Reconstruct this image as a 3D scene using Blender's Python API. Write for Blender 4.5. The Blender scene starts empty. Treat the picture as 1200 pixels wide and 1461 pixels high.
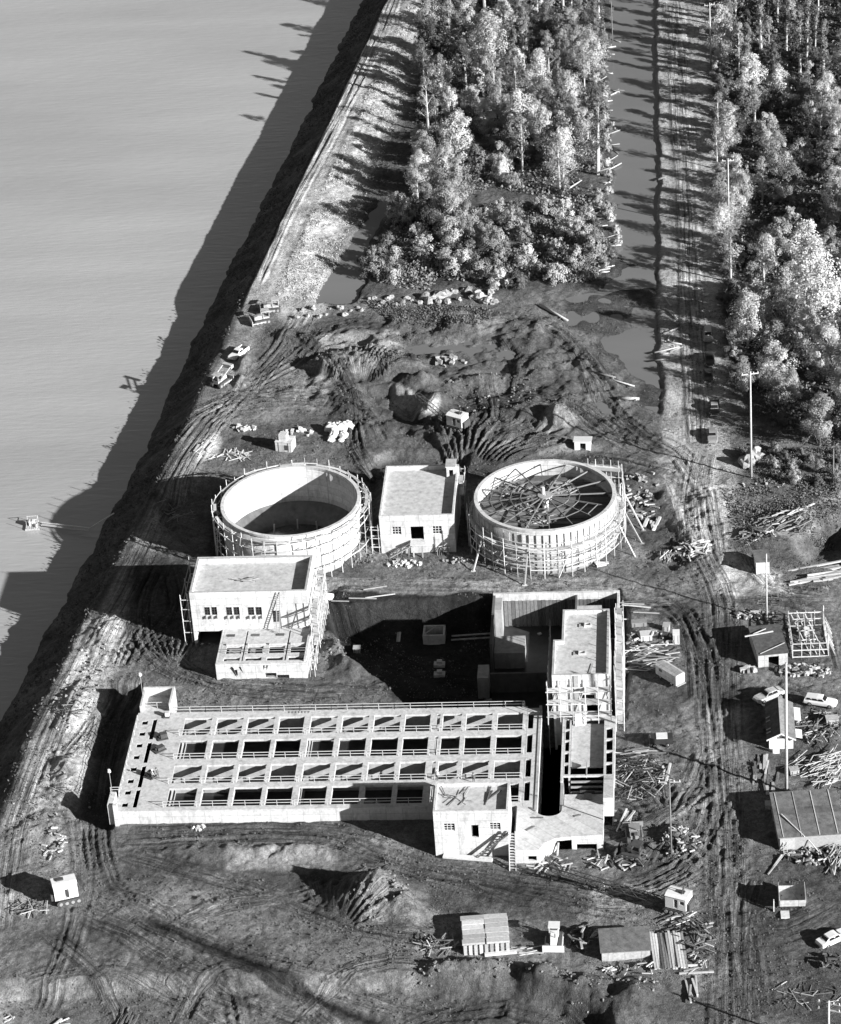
import bpy, math, random
import numpy as np
from mathutils import Vector, Matrix
R = math.radians
random.seed(7); rng = np.random.default_rng(11)
sc = bpy.context.scene
COL = sc.collection

# ------------------------------------------------------------------ camera, sky, sun, exposure
FPX, PITCH, ROLL, YAW, CAM_H = 4352.0, R(30.5), R(-4.2), R(5.68), 267.0
Fw = Vector((-math.sin(YAW)*math.cos(PITCH), math.cos(YAW)*math.cos(PITCH), -math.sin(PITCH)))
rt = Vector((math.cos(YAW), math.sin(YAW), 0)); up0 = rt.cross(Fw)
Ra = math.cos(ROLL)*rt + math.sin(ROLL)*up0
Ua = -math.sin(ROLL)*rt + math.cos(ROLL)*up0
CAM = Vector((41.27630, -393.18194, CAM_H))
cam_d = bpy.data.cameras.new('camera'); cam = bpy.data.objects.new('camera', cam_d); COL.objects.link(cam)
cam.matrix_world = Matrix(((Ra.x, Ua.x, -Fw.x, CAM.x), (Ra.y, Ua.y, -Fw.y, CAM.y), (Ra.z, Ua.z, -Fw.z, CAM.z), (0, 0, 0, 1)))
cam_d.sensor_fit = 'VERTICAL'; cam_d.sensor_height = 36.0; cam_d.lens = 36.0*FPX/1461.0
cam_d.clip_start = 1.0; cam_d.clip_end = 9000.0
sc.camera = cam

SUN_EL = R(20.0); SUN_V = Vector((0.857, -0.515, 0)).normalized()*math.cos(SUN_EL) + Vector((0, 0, math.sin(SUN_EL)))
world = bpy.data.worlds.new('World'); sc.world = world; world.use_nodes = True
nt = world.node_tree; nt.nodes.clear()
sky = nt.nodes.new('ShaderNodeTexSky'); sky.sky_type = 'NISHITA'; sky.sun_disc = False
sky.air_density = 0.55; sky.dust_density = 0.3; sky.sun_elevation = SUN_EL; sky.sun_rotation = math.atan2(SUN_V.x, SUN_V.y)
bw = nt.nodes.new('ShaderNodeRGBToBW'); bg = nt.nodes.new('ShaderNodeBackground'); wo = nt.nodes.new('ShaderNodeOutputWorld')
nt.links.new(sky.outputs[0], bw.inputs[0]); nt.links.new(bw.outputs[0], bg.inputs[0]); nt.links.new(bg.outputs[0], wo.inputs[0])
bg.inputs[1].default_value = 0.05
sun_d = bpy.data.lights.new('sun', 'SUN'); sun_d.energy = 5.0; sun_d.angle = R(0.5); sun_d.color = (1, 1, 1)
sun = bpy.data.objects.new('sun', sun_d); COL.objects.link(sun)
sun.rotation_euler = (-SUN_V).to_track_quat('-Z', 'Y').to_euler(); sun.location = (200, -150, 200)
sc.view_settings.view_transform = 'Standard'; sc.view_settings.look = 'None'
sc.view_settings.exposure = 1.3; sc.view_settings.gamma = 1.0; sc.view_settings.use_curve_mapping = False

# ------------------------------------------------------------------ survey: plan position of a point measured in the photograph
def S(u, v, z=0.0):
    d = Ra*((u-600)/FPX) - Ua*((v-730.5)/FPX) + Fw
    return CAM + d*((z-CAM.z)/d.z)
def SY(u, v, y):                      # the same on an upright facade at depth y -> (x, z)
    d = Ra*((u-600)/FPX) - Ua*((v-730.5)/FPX) + Fw
    p = CAM + d*((y-CAM.y)/d.y)
    return p.x, p.z

# ------------------------------------------------------------------ materials
MAT = {}
def material(name, col, rough=0.85, var=0.25, scale=1.2, bump=0.0, bscale=6.0, per=0.0, metal=0.0, stain=0.0, spec=0.3, joint=0.0):
    m = bpy.data.materials.new(name); m.use_nodes = True; n = m.node_tree.nodes; l = m.node_tree.links
    b = n['Principled BSDF']; b.inputs['Roughness'].default_value = rough; b.inputs['Metallic'].default_value = metal
    b.inputs['Specular IOR Level'].default_value = spec
    geo = n.new('ShaderNodeNewGeometry')
    t = n.new('ShaderNodeTexNoise'); t.inputs['Scale'].default_value = scale; t.inputs['Detail'].default_value = 6; t.inputs['Roughness'].default_value = 0.65
    l.new(geo.outputs['Position'], t.inputs['Vector'])
    mr = n.new('ShaderNodeMapRange'); mr.inputs[1].default_value = 0.3; mr.inputs[2].default_value = 0.7
    mr.inputs[3].default_value = col*(1-var); mr.inputs[4].default_value = col*(1+var)
    l.new(t.outputs[0], mr.inputs[0]); out = mr.outputs[0]
    if stain:
        t2 = n.new('ShaderNodeTexNoise'); t2.inputs['Scale'].default_value = 0.55; t2.inputs['Detail'].default_value = 8; t2.inputs['Roughness'].default_value = 0.7
        mp = n.new('ShaderNodeMapping'); mp.inputs['Scale'].default_value = (1.6, 1.6, 0.5)
        l.new(geo.outputs['Position'], mp.inputs[0]); l.new(mp.outputs[0], t2.inputs['Vector'])
        m2 = n.new('ShaderNodeMapRange'); m2.inputs[1].default_value = 0.5; m2.inputs[2].default_value = 0.75; m2.inputs[3].default_value = 1.0; m2.inputs[4].default_value = 1.0-stain
        l.new(t2.outputs[0], m2.inputs[0])
        mu = n.new('ShaderNodeMath'); mu.operation = 'MULTIPLY'; l.new(out, mu.inputs[0]); l.new(m2.outputs[0], mu.inputs[1]); out = mu.outputs[0]
    if joint:
        sep = n.new('ShaderNodeSeparateXYZ'); l.new(geo.outputs['Position'], sep.inputs[0])
        def mth(op, a, b_):
            q = n.new('ShaderNodeMath'); q.operation = op
            for i, v in enumerate((a, b_)):
                if isinstance(v, float): q.inputs[i].default_value = v
                else: l.new(v, q.inputs[i])
            return q.outputs[0]
        def line(src, per_, wid_): return mth('LESS_THAN', mth('FRACT', mth('DIVIDE', src, per_), 0.0), wid_)
        ln = mth('MAXIMUM', line(sep.outputs[2], 1.25, 0.06), line(mth('ADD', sep.outputs[0], sep.outputs[1]), 2.45, 0.035))
        pn = n.new('ShaderNodeTexWhiteNoise'); pn.noise_dimensions = '2D'; cv = n.new('ShaderNodeCombineXYZ')
        l.new(mth('FLOOR', mth('DIVIDE', sep.outputs[2], 1.25), 0.0), cv.inputs[0]); l.new(mth('FLOOR', mth('DIVIDE', mth('ADD', sep.outputs[0], sep.outputs[1]), 2.45), 0.0), cv.inputs[1]); l.new(cv.outputs[0], pn.inputs[0])
        f_ = mth('MULTIPLY', mth('SUBTRACT', 1.0, mth('MULTIPLY', ln, joint)), mth('ADD', 1.0-joint*.3, mth('MULTIPLY', pn.outputs[0], joint*.6)))
        out = mth('MULTIPLY', out, f_)
    if per:
        oi = n.new('ShaderNodeObjectInfo'); m3 = n.new('ShaderNodeMapRange'); m3.inputs[3].default_value = 1-per; m3.inputs[4].default_value = 1+per
        l.new(oi.outputs['Random'], m3.inputs[0])
        mu = n.new('ShaderNodeMath'); mu.operation = 'MULTIPLY'; l.new(out, mu.inputs[0]); l.new(m3.outputs[0], mu.inputs[1]); out = mu.outputs[0]
    l.new(out, b.inputs['Base Color'])
    if bump:
        t3 = n.new('ShaderNodeTexNoise'); t3.inputs['Scale'].default_value = bscale; t3.inputs['Detail'].default_value = 5
        l.new(geo.outputs['Position'], t3.inputs['Vector'])
        bp = n.new('ShaderNodeBump'); bp.inputs['Strength'].default_value = 1.0; bp.inputs['Distance'].default_value = bump
        l.new(t3.outputs[0], bp.inputs['Height']); l.new(bp.outputs[0], b.inputs['Normal'])
    MAT[name] = m
    return m
material('concrete', 0.50, 0.9, 0.16, 2.2, 0.02, 8, stain=0.5, joint=0.3)
material('deck_concrete', 0.46, 0.9, 0.2, 2.0, 0.02, 8, stain=0.5)
material('roof_concrete', 0.44, 0.9, 0.22, 1.4, 0.02, 8, stain=0.45)
material('grey_concrete', 0.30, 0.9, 0.22, 0.9, 0.02, 6, stain=0.4)
material('formed_concrete', 0.45, 0.9, 0.3, 0.7, 0.03, 5, stain=0.5, joint=0.5)
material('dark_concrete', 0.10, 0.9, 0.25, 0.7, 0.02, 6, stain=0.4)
material('pale_timber', 0.45, 0.85, 0.2, 3.0, per=0.35)
material('timber', 0.36, 0.85, 0.2, 3.0, per=0.4)
material('rafter_timber', 0.13, 0.85, 0.2, 3.0, per=0.35)
material('dark_timber', 0.12, 0.9, 0.3, 3.0, per=0.5)
material('felt', 0.085, 0.95, 0.4, 1.6, 0.02, 10, stain=0.5)
material('grey_roof', 0.14, 0.9, 0.35, 1.2, 0.03, 6, stain=0.5, joint=0.25)
material('tin', 0.38, 0.7, 0.25, 2.5, stain=0.4, joint=0.35)
material('white_paint', 0.62, 0.55, 0.08, 2.0, spec=0.45)
material('pale_paint', 0.5, 0.5, 0.1, 2.0, spec=0.45)
material('grey_paint', 0.22, 0.45, 0.15, 2.0, spec=0.5)
material('dark_paint', 0.035, 0.35, 0.2, 2.0, spec=0.5)
material('dark_metal', 0.06, 0.6, 0.3, 3.0)
material('grey_metal', 0.25, 0.5, 0.25, 3.0)
material('chrome', 0.7, 0.25, 0.05, 3.0, metal=0.9)
material('glass', 0.015, 0.08, 0.1, 2.0, spec=0.5)
material('rubber', 0.03, 0.9, 0.2, 3.0)
material('pit_shade_water', 0.03, 0.12, 0.2, 1.0, spec=0.4)
material('basement_shade', 0.035, 0.4, 0.4, 0.6, 0.02, 5)
material('rock', 0.27, 0.95, 0.3, 1.4, 0.06, 4, per=0.2)
material('soil_clod', 0.16, 0.97, 0.4, 1.5, 0.06, 5, per=0.4)
material('bark', 0.16, 0.95, 0.3, 4.0, 0.02, 12)
material('pale_bark', 0.40, 0.9, 0.25, 4.0, 0.02, 12)
material('driftwood', 0.34, 0.9, 0.3, 3.0, 0.02, 10, per=0.5)
material('canvas', 0.5, 0.9, 0.15, 2.0)
material('skin', 0.35, 0.7, 0.05); material('shirt', 0.6, 0.9, 0.1); material('trousers', 0.09, 0.9, 0.2); material('hair', 0.03, 0.8, 0.1); material('hard_hat', 0.7, 0.5, 0.05)

def leaf_material(name, col, per):
    m = bpy.data.materials.new(name); m.use_nodes = True; n = m.node_tree.nodes; l = m.node_tree.links
    b = n['Principled BSDF']; b.inputs['Roughness'].default_value = 0.75; b.inputs['Specular IOR Level'].default_value = 0.2
    geo = n.new('ShaderNodeNewGeometry'); oi = n.new('ShaderNodeObjectInfo')
    t = n.new('ShaderNodeTexNoise'); t.inputs['Scale'].default_value = 0.5; t.inputs['Detail'].default_value = 3
    l.new(geo.outputs['Position'], t.inputs['Vector'])
    a = n.new('ShaderNodeMapRange'); a.inputs[1].default_value = 0.35; a.inputs[2].default_value = 0.65; a.inputs[3].default_value = col*0.65; a.inputs[4].default_value = col*1.3
    l.new(t.outputs[0], a.inputs[0])
    c = n.new('ShaderNodeMapRange'); c.inputs[3].default_value = 1-per; c.inputs[4].default_value = 1+per; l.new(oi.outputs['Random'], c.inputs[0])
    d = n.new('ShaderNodeMapRange'); d.inputs[3].default_value = 0.86; d.inputs[4].default_value = 1.14; l.new(geo.outputs['Random Per Island'], d.inputs[0])
    x = n.new('ShaderNodeMath'); x.operation = 'MULTIPLY'; l.new(a.outputs[0], x.inputs[0]); l.new(c.outputs[0], x.inputs[1])
    y = n.new('ShaderNodeMath'); y.operation = 'MULTIPLY'; l.new(x.outputs[0], y.inputs[0]); l.new(d.outputs[0], y.inputs[1])
    l.new(y.outputs[0], b.inputs['Base Color'])
    tr = n.new('ShaderNodeBsdfTranslucent'); l.new(y.outputs[0], tr.inputs[0])
    mx = n.new('ShaderNodeMixShader'); mx.inputs[0].default_value = 0.25
    l.new(b.outputs[0], mx.inputs[1]); l.new(tr.outputs[0], mx.inputs[2]); l.new(mx.outputs[0], n['Material Output'].inputs[0])
    MAT[name] = m
leaf_material('bright_leaf', 0.50, 0.2); leaf_material('mid_leaf', 0.32, 0.35); leaf_material('dark_leaf', 0.15, 0.4); leaf_material('brush_leaf', 0.19, 0.35)

def ground_material():
    m = bpy.data.materials.new('ground'); m.use_nodes = True; n = m.node_tree.nodes; l = m.node_tree.links
    b = n['Principled BSDF']; b.inputs['Specular IOR Level'].default_value = 0.15
    geo = n.new('ShaderNodeNewGeometry'); at = n.new('ShaderNodeAttribute'); at.attribute_name = 'tone'
    def noise(s, det, ro):
        t = n.new('ShaderNodeTexNoise'); t.inputs['Scale'].default_value = s; t.inputs['Detail'].default_value = det; t.inputs['Roughness'].default_value = ro
        l.new(geo.outputs['Position'], t.inputs['Vector']); return t.outputs[0]
    def rng_(src, a, b_, c, d):
        r = n.new('ShaderNodeMapRange'); r.inputs[1].default_value = a; r.inputs[2].default_value = b_; r.inputs[3].default_value = c; r.inputs[4].default_value = d
        l.new(src, r.inputs[0]); return r.outputs[0]
    def mul(p, q):
        x = n.new('ShaderNodeMath'); x.operation = 'MULTIPLY'; l.new(p, x.inputs[0]); l.new(q, x.inputs[1]); return x.outputs[0]
    def attr(nm):
        q = n.new('ShaderNodeAttribute'); q.attribute_name = nm; return q.outputs['Fac']
    def math_(op, p, q):
        x = n.new('ShaderNodeMath'); x.operation = op
        for i, v in enumerate((p, q)):
            if isinstance(v, float): x.inputs[i].default_value = v
            else: l.new(v, x.inputs[i])
        return x.outputs[0]
    def streak(fa, fb):
        c = n.new('ShaderNodeCombineXYZ'); l.new(math_('MULTIPLY', attr('tu'), fa), c.inputs[0]); l.new(math_('MULTIPLY', attr('ts'), fb), c.inputs[1])
        t = n.new('ShaderNodeTexNoise'); t.inputs['Scale'].default_value = 1.0; t.inputs['Detail'].default_value = 4; t.inputs['Roughness'].default_value = 0.65; l.new(c.outputs[0], t.inputs['Vector']); return t.outputs[0]
    tw = attr('tw'); st = streak(2.2, 0.09); tread = streak(1.1, 2.4)
    grit = rng_(noise(5.5, 6, 0.8), 0.25, 0.75, 0.35, 1.65)
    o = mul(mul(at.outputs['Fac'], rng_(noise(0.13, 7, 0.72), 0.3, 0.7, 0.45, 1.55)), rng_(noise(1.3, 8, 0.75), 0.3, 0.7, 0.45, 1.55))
    o = mul(o, grit)
    so = rng_(st, 0.3, 0.7, -0.75, 0.75); o = mul(o, math_('ADD', math_('MULTIPLY', so, tw), 1.0))
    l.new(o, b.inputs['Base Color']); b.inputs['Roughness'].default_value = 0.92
    h = math_('ADD', math_('MULTIPLY', noise(1.5, 10, 0.72), 0.38), math_('MULTIPLY', noise(6.0, 4, 0.6), 0.08))
    h = math_('ADD', h, math_('MULTIPLY', tw, math_('ADD', math_('MULTIPLY', st, 0.75), math_('MULTIPLY', tread, 0.22))))
    bp = n.new('ShaderNodeBump'); bp.inputs['Strength'].default_value = 1.0; bp.inputs['Distance'].default_value = 1.0
    l.new(h, bp.inputs['Height']); l.new(bp.outputs[0], b.inputs['Normal'])
    MAT['ground'] = m
ground_material()
def water_material(name, col, rough, rip, spec, ior=1.33):
    m = bpy.data.materials.new(name); m.use_nodes = True; n = m.node_tree.nodes; l = m.node_tree.links
    b = n['Principled BSDF']; b.inputs['Roughness'].default_value = rough; b.inputs['Specular IOR Level'].default_value = spec; b.inputs['IOR'].default_value = ior
    geo = n.new('ShaderNodeNewGeometry'); mp = n.new('ShaderNodeMapping'); mp.inputs['Scale'].default_value = (0.25, 1.0, 1.0); mp.inputs['Rotation'].default_value = (0, 0, R(-12))
    l.new(geo.outputs['Position'], mp.inputs[0])
    t = n.new('ShaderNodeTexNoise'); t.inputs['Scale'].default_value = 0.06; t.inputs['Detail'].default_value = 6; l.new(mp.outputs[0], t.inputs['Vector'])
    r = n.new('ShaderNodeMapRange'); r.inputs[1].default_value = 0.3; r.inputs[2].default_value = 0.7; r.inputs[3].default_value = col*0.9; r.inputs[4].default_value = col*1.1
    l.new(t.outputs[0], r.inputs[0]); l.new(r.outputs[0], b.inputs['Base Color'])
    t2 = n.new('ShaderNodeTexNoise'); t2.inputs['Scale'].default_value = 1.1; t2.inputs['Detail'].default_value = 4; l.new(mp.outputs[0], t2.inputs['Vector'])
    bp = n.new('ShaderNodeBump'); bp.inputs['Distance'].default_value = rip; bp.inputs['Strength'].default_value = 1.0
    l.new(t2.outputs[0], bp.inputs['Height']); l.new(bp.outputs[0], b.inputs['Normal'])
    MAT[name] = m
water_material('river_water', 0.34, 0.22, 0.10, 1.0, 1.5)
water_material('ditch_water', 0.15, 0.07, 0.015, 0.6)

# ------------------------------------------------------------------ mesh helpers
OFF = Vector((0, 0, 0))
class MB:
    def __init__(s): s.v = []; s.f = []; s.mi = []; s.cur = 0
    def add(s, vs, fs):
        o = len(s.v); s.v += [tuple(p) for p in vs]
        for f in fs: s.f.append(tuple(i+o for i in f)); s.mi.append(s.cur)
        return s
    def box(s, x0, x1, y0, y1, z0, z1):
        return s.add([(x0,y0,z0),(x1,y0,z0),(x1,y1,z0),(x0,y1,z0),(x0,y0,z1),(x1,y0,z1),(x1,y1,z1),(x0,y1,z1)],
                     [(0,3,2,1),(4,5,6,7),(0,1,5,4),(1,2,6,5),(2,3,7,6),(3,0,4,7)])
    def beam(s, p, q, w, h):
        p = Vector(p); q = Vector(q); d = (q-p).normalized()
        y = Vector((0,0,1)).cross(d); y = y.normalized() if y.length > 1e-4 else Vector((0,1,0)); z = d.cross(y)
        vs = []
        for c in (p, q):
            for a, b in ((-1,-1),(1,-1),(1,1),(-1,1)): vs.append(c + y*(a*w/2) + z*(b*h/2))
        return s.add(vs, [(0,3,2,1),(4,5,6,7),(0,1,5,4),(1,2,6,5),(2,3,7,6),(3,0,4,7)])
    def cyl(s, p, q, r0, r1=None, n=8, caps=True):
        r1 = r0 if r1 is None else r1; p = Vector(p); q = Vector(q); d = (q-p).normalized()
        a = d.orthogonal().normalized(); b = d.cross(a)
        vs = [p + (a*math.cos(2*math.pi*i/n) + b*math.sin(2*math.pi*i/n))*r0 for i in range(n)] + [q + (a*math.cos(2*math.pi*i/n) + b*math.sin(2*math.pi*i/n))*r1 for i in range(n)]
        fs = [(i, (i+1) % n, n+(i+1) % n, n+i) for i in range(n)]
        if caps: fs += [tuple(range(n-1, -1, -1)), tuple(range(n, 2*n))]
        return s.add(vs, fs)
    def prism(s, pts, z0, z1):
        n = len(pts); vs = [(x, y, z0) for x, y in pts] + [(x, y, z1) for x, y in pts]
        return s.add(vs, [tuple(range(n-1, -1, -1)), tuple(range(n, 2*n))] + [(i, (i+1) % n, n+(i+1) % n, n+i) for i in range(n)])
    def prismx(s, pts, x0, x1):        # profile in (y,z) extruded along x
        n = len(pts); vs = [(x0, y, z) for y, z in pts] + [(x1, y, z) for y, z in pts]
        return s.add(vs, [tuple(range(n-1, -1, -1)), tuple(range(n, 2*n))] + [(i, (i+1) % n, n+(i+1) % n, n+i) for i in range(n)])
    def loft(s, secs, caps=True):
        n = len(secs[0]); o = []; fs = []
        for q in secs: o += list(q)
        for k in range(len(secs)-1):
            for i in range(n): fs.append((k*n+i, k*n+(i+1) % n, (k+1)*n+(i+1) % n, (k+1)*n+i))
        if caps: fs += [tuple(range(n-1, -1, -1)), tuple(range((len(secs)-1)*n, len(secs)*n))]
        return s.add(o, fs)
    def ring(s, cx, cy, r0, r1, z0, z1, n=72, a0=0.0, a1=2*math.pi):
        full = abs(a1-a0-2*math.pi) < 1e-6; m = n if full else n+1; vs = []
        for i in range(m):
            a = a0+(a1-a0)*i/n; c, t = math.cos(a), math.sin(a)
            vs += [(cx+r0*c, cy+r0*t, z0), (cx+r1*c, cy+r1*t, z0), (cx+r1*c, cy+r1*t, z1), (cx+r0*c, cy+r0*t, z1)]
        fs = []
        for i in range(n):
            j = (i+1) % m
            for k in range(4): fs.append((i*4+k, i*4+(k+1) % 4, j*4+(k+1) % 4, j*4+k))
        if not full: fs += [(0, 1, 2, 3), ((m-1)*4+3, (m-1)*4+2, (m-1)*4+1, (m-1)*4)]
        return s.add(vs, fs)
    def plate(s, o, ea, eb, A, B, t, holes=()):   # thick plate with rectangular holes; thickness towards ea x eb
        o = Vector(o); ea = Vector(ea); eb = Vector(eb); en = ea.cross(eb)
        ca = sorted({0.0, A, *[min(max(h[k], 0), A) for h in holes for k in (0, 1)]}); cb = sorted({0.0, B, *[min(max(h[k], 0), B) for h in holes for k in (2, 3)]})
        na, nb = len(ca)-1, len(cb)-1
        def solid(i, j):
            if i < 0 or j < 0 or i >= na or j >= nb: return False
            a = (ca[i]+ca[i+1])/2; b = (cb[j]+cb[j+1])/2
            return not any(h[0] < a < h[1] and h[2] < b < h[3] for h in holes)
        P = lambda a, b, k: o + ea*a + eb*b + en*(t*k)
        for i in range(na):
            for j in range(nb):
                if not solid(i, j): continue
                a0, a1, b0, b1 = ca[i], ca[i+1], cb[j], cb[j+1]
                s.add([P(a0,b0,1), P(a1,b0,1), P(a1,b1,1), P(a0,b1,1)], [(0,1,2,3)])
                s.add([P(a0,b0,0), P(a1,b0,0), P(a1,b1,0), P(a0,b1,0)], [(3,2,1,0)])
                if not solid(i-1, j): s.add([P(a0,b0,0), P(a0,b0,1), P(a0,b1,1), P(a0,b1,0)], [(0,1,2,3)])
                if not solid(i+1, j): s.add([P(a1,b0,0), P(a1,b1,0), P(a1,b1,1), P(a1,b0,1)], [(0,1,2,3)])
                if not solid(i, j-1): s.add([P(a0,b0,0), P(a1,b0,0), P(a1,b0,1), P(a0,b0,1)], [(0,1,2,3)])
                if not solid(i, j+1): s.add([P(a0,b1,0), P(a0,b1,1), P(a1,b1,1), P(a1,b1,0)], [(0,1,2,3)])
        return s
    def mesh(s, name, mats, smooth=False):
        me = bpy.data.meshes.new(name)
        me.from_pydata([(p[0]-OFF.x, p[1]-OFF.y, p[2]-OFF.z) for p in s.v], [], s.f)
        for mm in (mats if isinstance(mats, (list, tuple)) else [mats]): me.materials.append(MAT[mm])
        if any(s.mi): me.polygons.foreach_set('material_index', s.mi)
        if smooth: me.polygons.foreach_set('use_smooth', [True]*len(me.polygons))
        me.update(); return me
    def build(s, name, mats, parent=None, smooth=False):
        return link(name, s.mesh(name, mats, smooth), parent)
def link(name, me, parent=None):
    o = bpy.data.objects.new(name, me); COL.objects.link(o)
    if parent is not None: o.parent = parent
    return o
def tag(o, label, cat, group=None, kind=None):
    if label: o['label'] = label
    if cat: o['category'] = cat
    if group: o['group'] = group
    if kind: o['kind'] = kind
    return o
def thing(name, label, cat, loc=(0, 0, 0), rz=0.0, group=None):
    o = bpy.data.objects.new(name, None); COL.objects.link(o); o.location = loc; o.rotation_euler = (0, 0, rz); o.empty_display_size = 0.5
    return tag(o, label, cat, group)
def world_of(t):                       # following parts are given in site coordinates
    global OFF; OFF = Vector(t.location)
def local():
    global OFF; OFF = Vector((0, 0, 0))
def copy_tree(o, parent=None):
    c = o.copy(); COL.objects.link(c); c.parent = parent
    for ch in o.children: copy_tree(ch, c)
    return c
UNIT = {}
def unit(kind, mat):
    k = (kind, mat)
    if k not in UNIT:
        m = MB(); sv = OFF.copy(); local()
        if kind == 'beam': m.box(0, 1, -.5, .5, -.5, .5)
        else: m.cyl((0,0,0), (1,0,0), .5, .5, 6)
        UNIT[k] = m.mesh(kind+'_'+mat, mat)
        globals()['OFF'] = sv
    return UNIT[k]
def bar(name, parent, p, q, w, h, mat, kind='beam'):      # straight piece sharing one mesh per material
    p = Vector(p)-OFF; q = Vector(q)-OFF; d = q-p; L = d.length; d = d/L
    y = Vector((0,0,1)).cross(d); y = y.normalized() if y.length > 1e-4 else Vector((0,1,0)); z = d.cross(y)
    o = link(name, unit(kind, mat), parent)
    o.matrix_basis = Matrix(((d.x*L, y.x*w, z.x*h, p.x), (d.y*L, y.y*w, z.y*h, p.y), (d.z*L, y.z*w, z.z*h, p.z), (0,0,0,1)))
    return o
def pole(name, parent, p, q, dia, mat): return bar(name, parent, p, q, dia, dia, mat, 'rod')
def bx(name, parent, mat, *a): return MB().box(*a).build(name, mat, parent)

# ------------------------------------------------------------------ terrain
LAT = rng.random((256, 256))
def vnoise(x, y):
    xi = np.floor(x).astype(int); yi = np.floor(y).astype(int); fx = x-xi; fy = y-yi
    fx = fx*fx*(3-2*fx); fy = fy*fy*(3-2*fy); a = xi & 255; b = yi & 255; a1 = (a+1) & 255; b1 = (b+1) & 255
    return (LAT[a, b]*(1-fx)+LAT[a1, b]*fx)*(1-fy)+(LAT[a, b1]*(1-fx)+LAT[a1, b1]*fx)*fy
def fbm(x, y, s, o=4, g=0.5):
    r = np.zeros_like(x); a = 1.0; t = 0.0
    for k in range(o):
        r += a*(vnoise(x*s+17.3*k, y*s-9.1*k)-0.5); t += a; a *= g; s *= 2.03
    return r*2/t
def sst(a, b, x):
    t = np.clip((x-a)/(b-a), 0, 1); return t*t*(3-2*t)
def sdf(x, y, poly):                    # signed distance, negative inside
    d = np.full(x.shape, 1e9); ins = np.zeros(x.shape, bool); n = len(poly)
    for i in range(n):
        ax, ay = poly[i]; bx_, by = poly[(i+1) % n]; ex, ey = bx_-ax, by-ay
        t = np.clip(((x-ax)*ex+(y-ay)*ey)/(ex*ex+ey*ey+1e-9), 0, 1)
        d = np.minimum(d, (x-ax-t*ex)**2+(y-ay-t*ey)**2)
        c = (ay > y) != (by > y); ins ^= c & (x < (bx_-ax)*(y-ay)/(by-ay+1e-12)+ax)
    d = np.sqrt(d); return np.where(ins, -d, d)
def PX(lst, z=0.0): return [tuple(S(u, v, z)[:2]) for u, v in lst]
CR_Y = np.array([-3000, -90, -31.4, -2.1, 32.8, 92.7, 140.8, 225.8, 300.8, 420, 3000]); CR_X = np.array([-66.0, -63.5, -60.9, -59.6, -54.9, -47.7, -43.4, -34.2, -26.3, -14, 0.0])
def crest(y): return np.interp(y, CR_Y, CR_X)
DITCH_DEP = -1.9
DITCH = PX([(884,-260),(880,-40),(872,100),(874,150),(880,200),(882,260),(868,300),(884,335),(880,390),(858,412),(806,425),(806,470),(850,480),(842,505),(890,520),(915,545),(905,580),(940,592),(985,588),(966,500),(958,400),(950,250),(940,190),(940,100),(937,-40),(934,-260)], -0.42)
POND = PX([(452,432),(500,434),(522,402),(512,372),(538,330),(562,290),(545,287),(500,345),(470,395)], -0.6)
PUDDLE = PX([(570,492),(600,482),(700,480),(742,502),(730,533),(640,545),(585,540)], 0)
YARD = [(-17.4,28.3),(30.6,31.5),(33,20),(32,-6),(6,-5.2),(-2,-1),(-7,7),(-13.5,12.5)]
PITS = [  # polygon, depth, slope width
    (YARD, -5.4, 1.7),
    (PX([(214,735),(232,696),(272,676),(335,682),(345,812),(262,778)]), -3.0, 3.0), (PX([(206,972),(150,975),(98,1168),(160,1182)]), -1.3, 1.2),
    (PX([(1128,775),(1165,745),(1230,715),(1260,830),(1150,806)]), -3.5, 3.0),
    (PX([(500,552),(560,548),(600,570),(595,600),(530,592)]), -2.2, 2.0),
    (PX([(-20,1480),(-20,1400),(250,1390),(600,1385),(640,1395),(760,1402),(870,1440),(905,1500)]), -2.0, 2.2),
    ([(-16,29),(-37,28),(-38,34),(-14,36)], -1.0, 3.0),
    (PX([(520,655),(560,640),(680,645),(670,665),(660,790),(652,665),(545,668),(540,780),(525,790)]), -1.2, 2.0),
    (PX([(898,700),(945,700),(1000,790),(960,815),(900,800)]), -0.9, 2.5),
    (PX([(1005,965),(1060,965),(1062,1060),(1005,1070)]), -0.35, 3.0),
]
MOUNDS = [  # u, v, radius x, radius y, height, ridges
    (540,1282,7.5,6.5,4.2), (580,1305,4.5,3.5,2.4), (795,600,5.0,4.5,3.0), (352,520,2.2,4.0,2.0), (345,545,2.0,3.0,1.5), (480,930,5.0,4.5,2.2),
    (505,950,4.0,4.0,1.4), (495,790,4.0,4.0,2.2), (520,780,3.0,3.0,1.6), (965,1195,2.6,3.4,1.2), (150,905,3.5,8,1.1), (110,1010,4,9,1.2), (95,1100,4,8,1.1),
    (420,560,5,3,0.9), (600,545,3.5,3.0,1.6), (625,575,4.5,4,2.0), (700,545,6,4,1.6), (760,520,4,4,1.0), (905,690,4,3,1.0), (935,715,5,4,0.9),
    (1010,720,4,7,0.9), (640,1385,6,2.8,2.0), (700,1385,5,2.8,1.8), (775,1398,4.5,3.6,2.2), (830,1412,4.5,3.6,1.9), (900,1425,5,4.5,1.9), (330,1215,14,2.2,0.7), (430,1215,8,2.2,0.7),
    (60,1180,7,6,0.7), (35,1060,2,2,0.3), (290,1290,4,3,0.4), (1150,735,6,3,1.0), (405,480,3,4,0.8),
]
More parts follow.
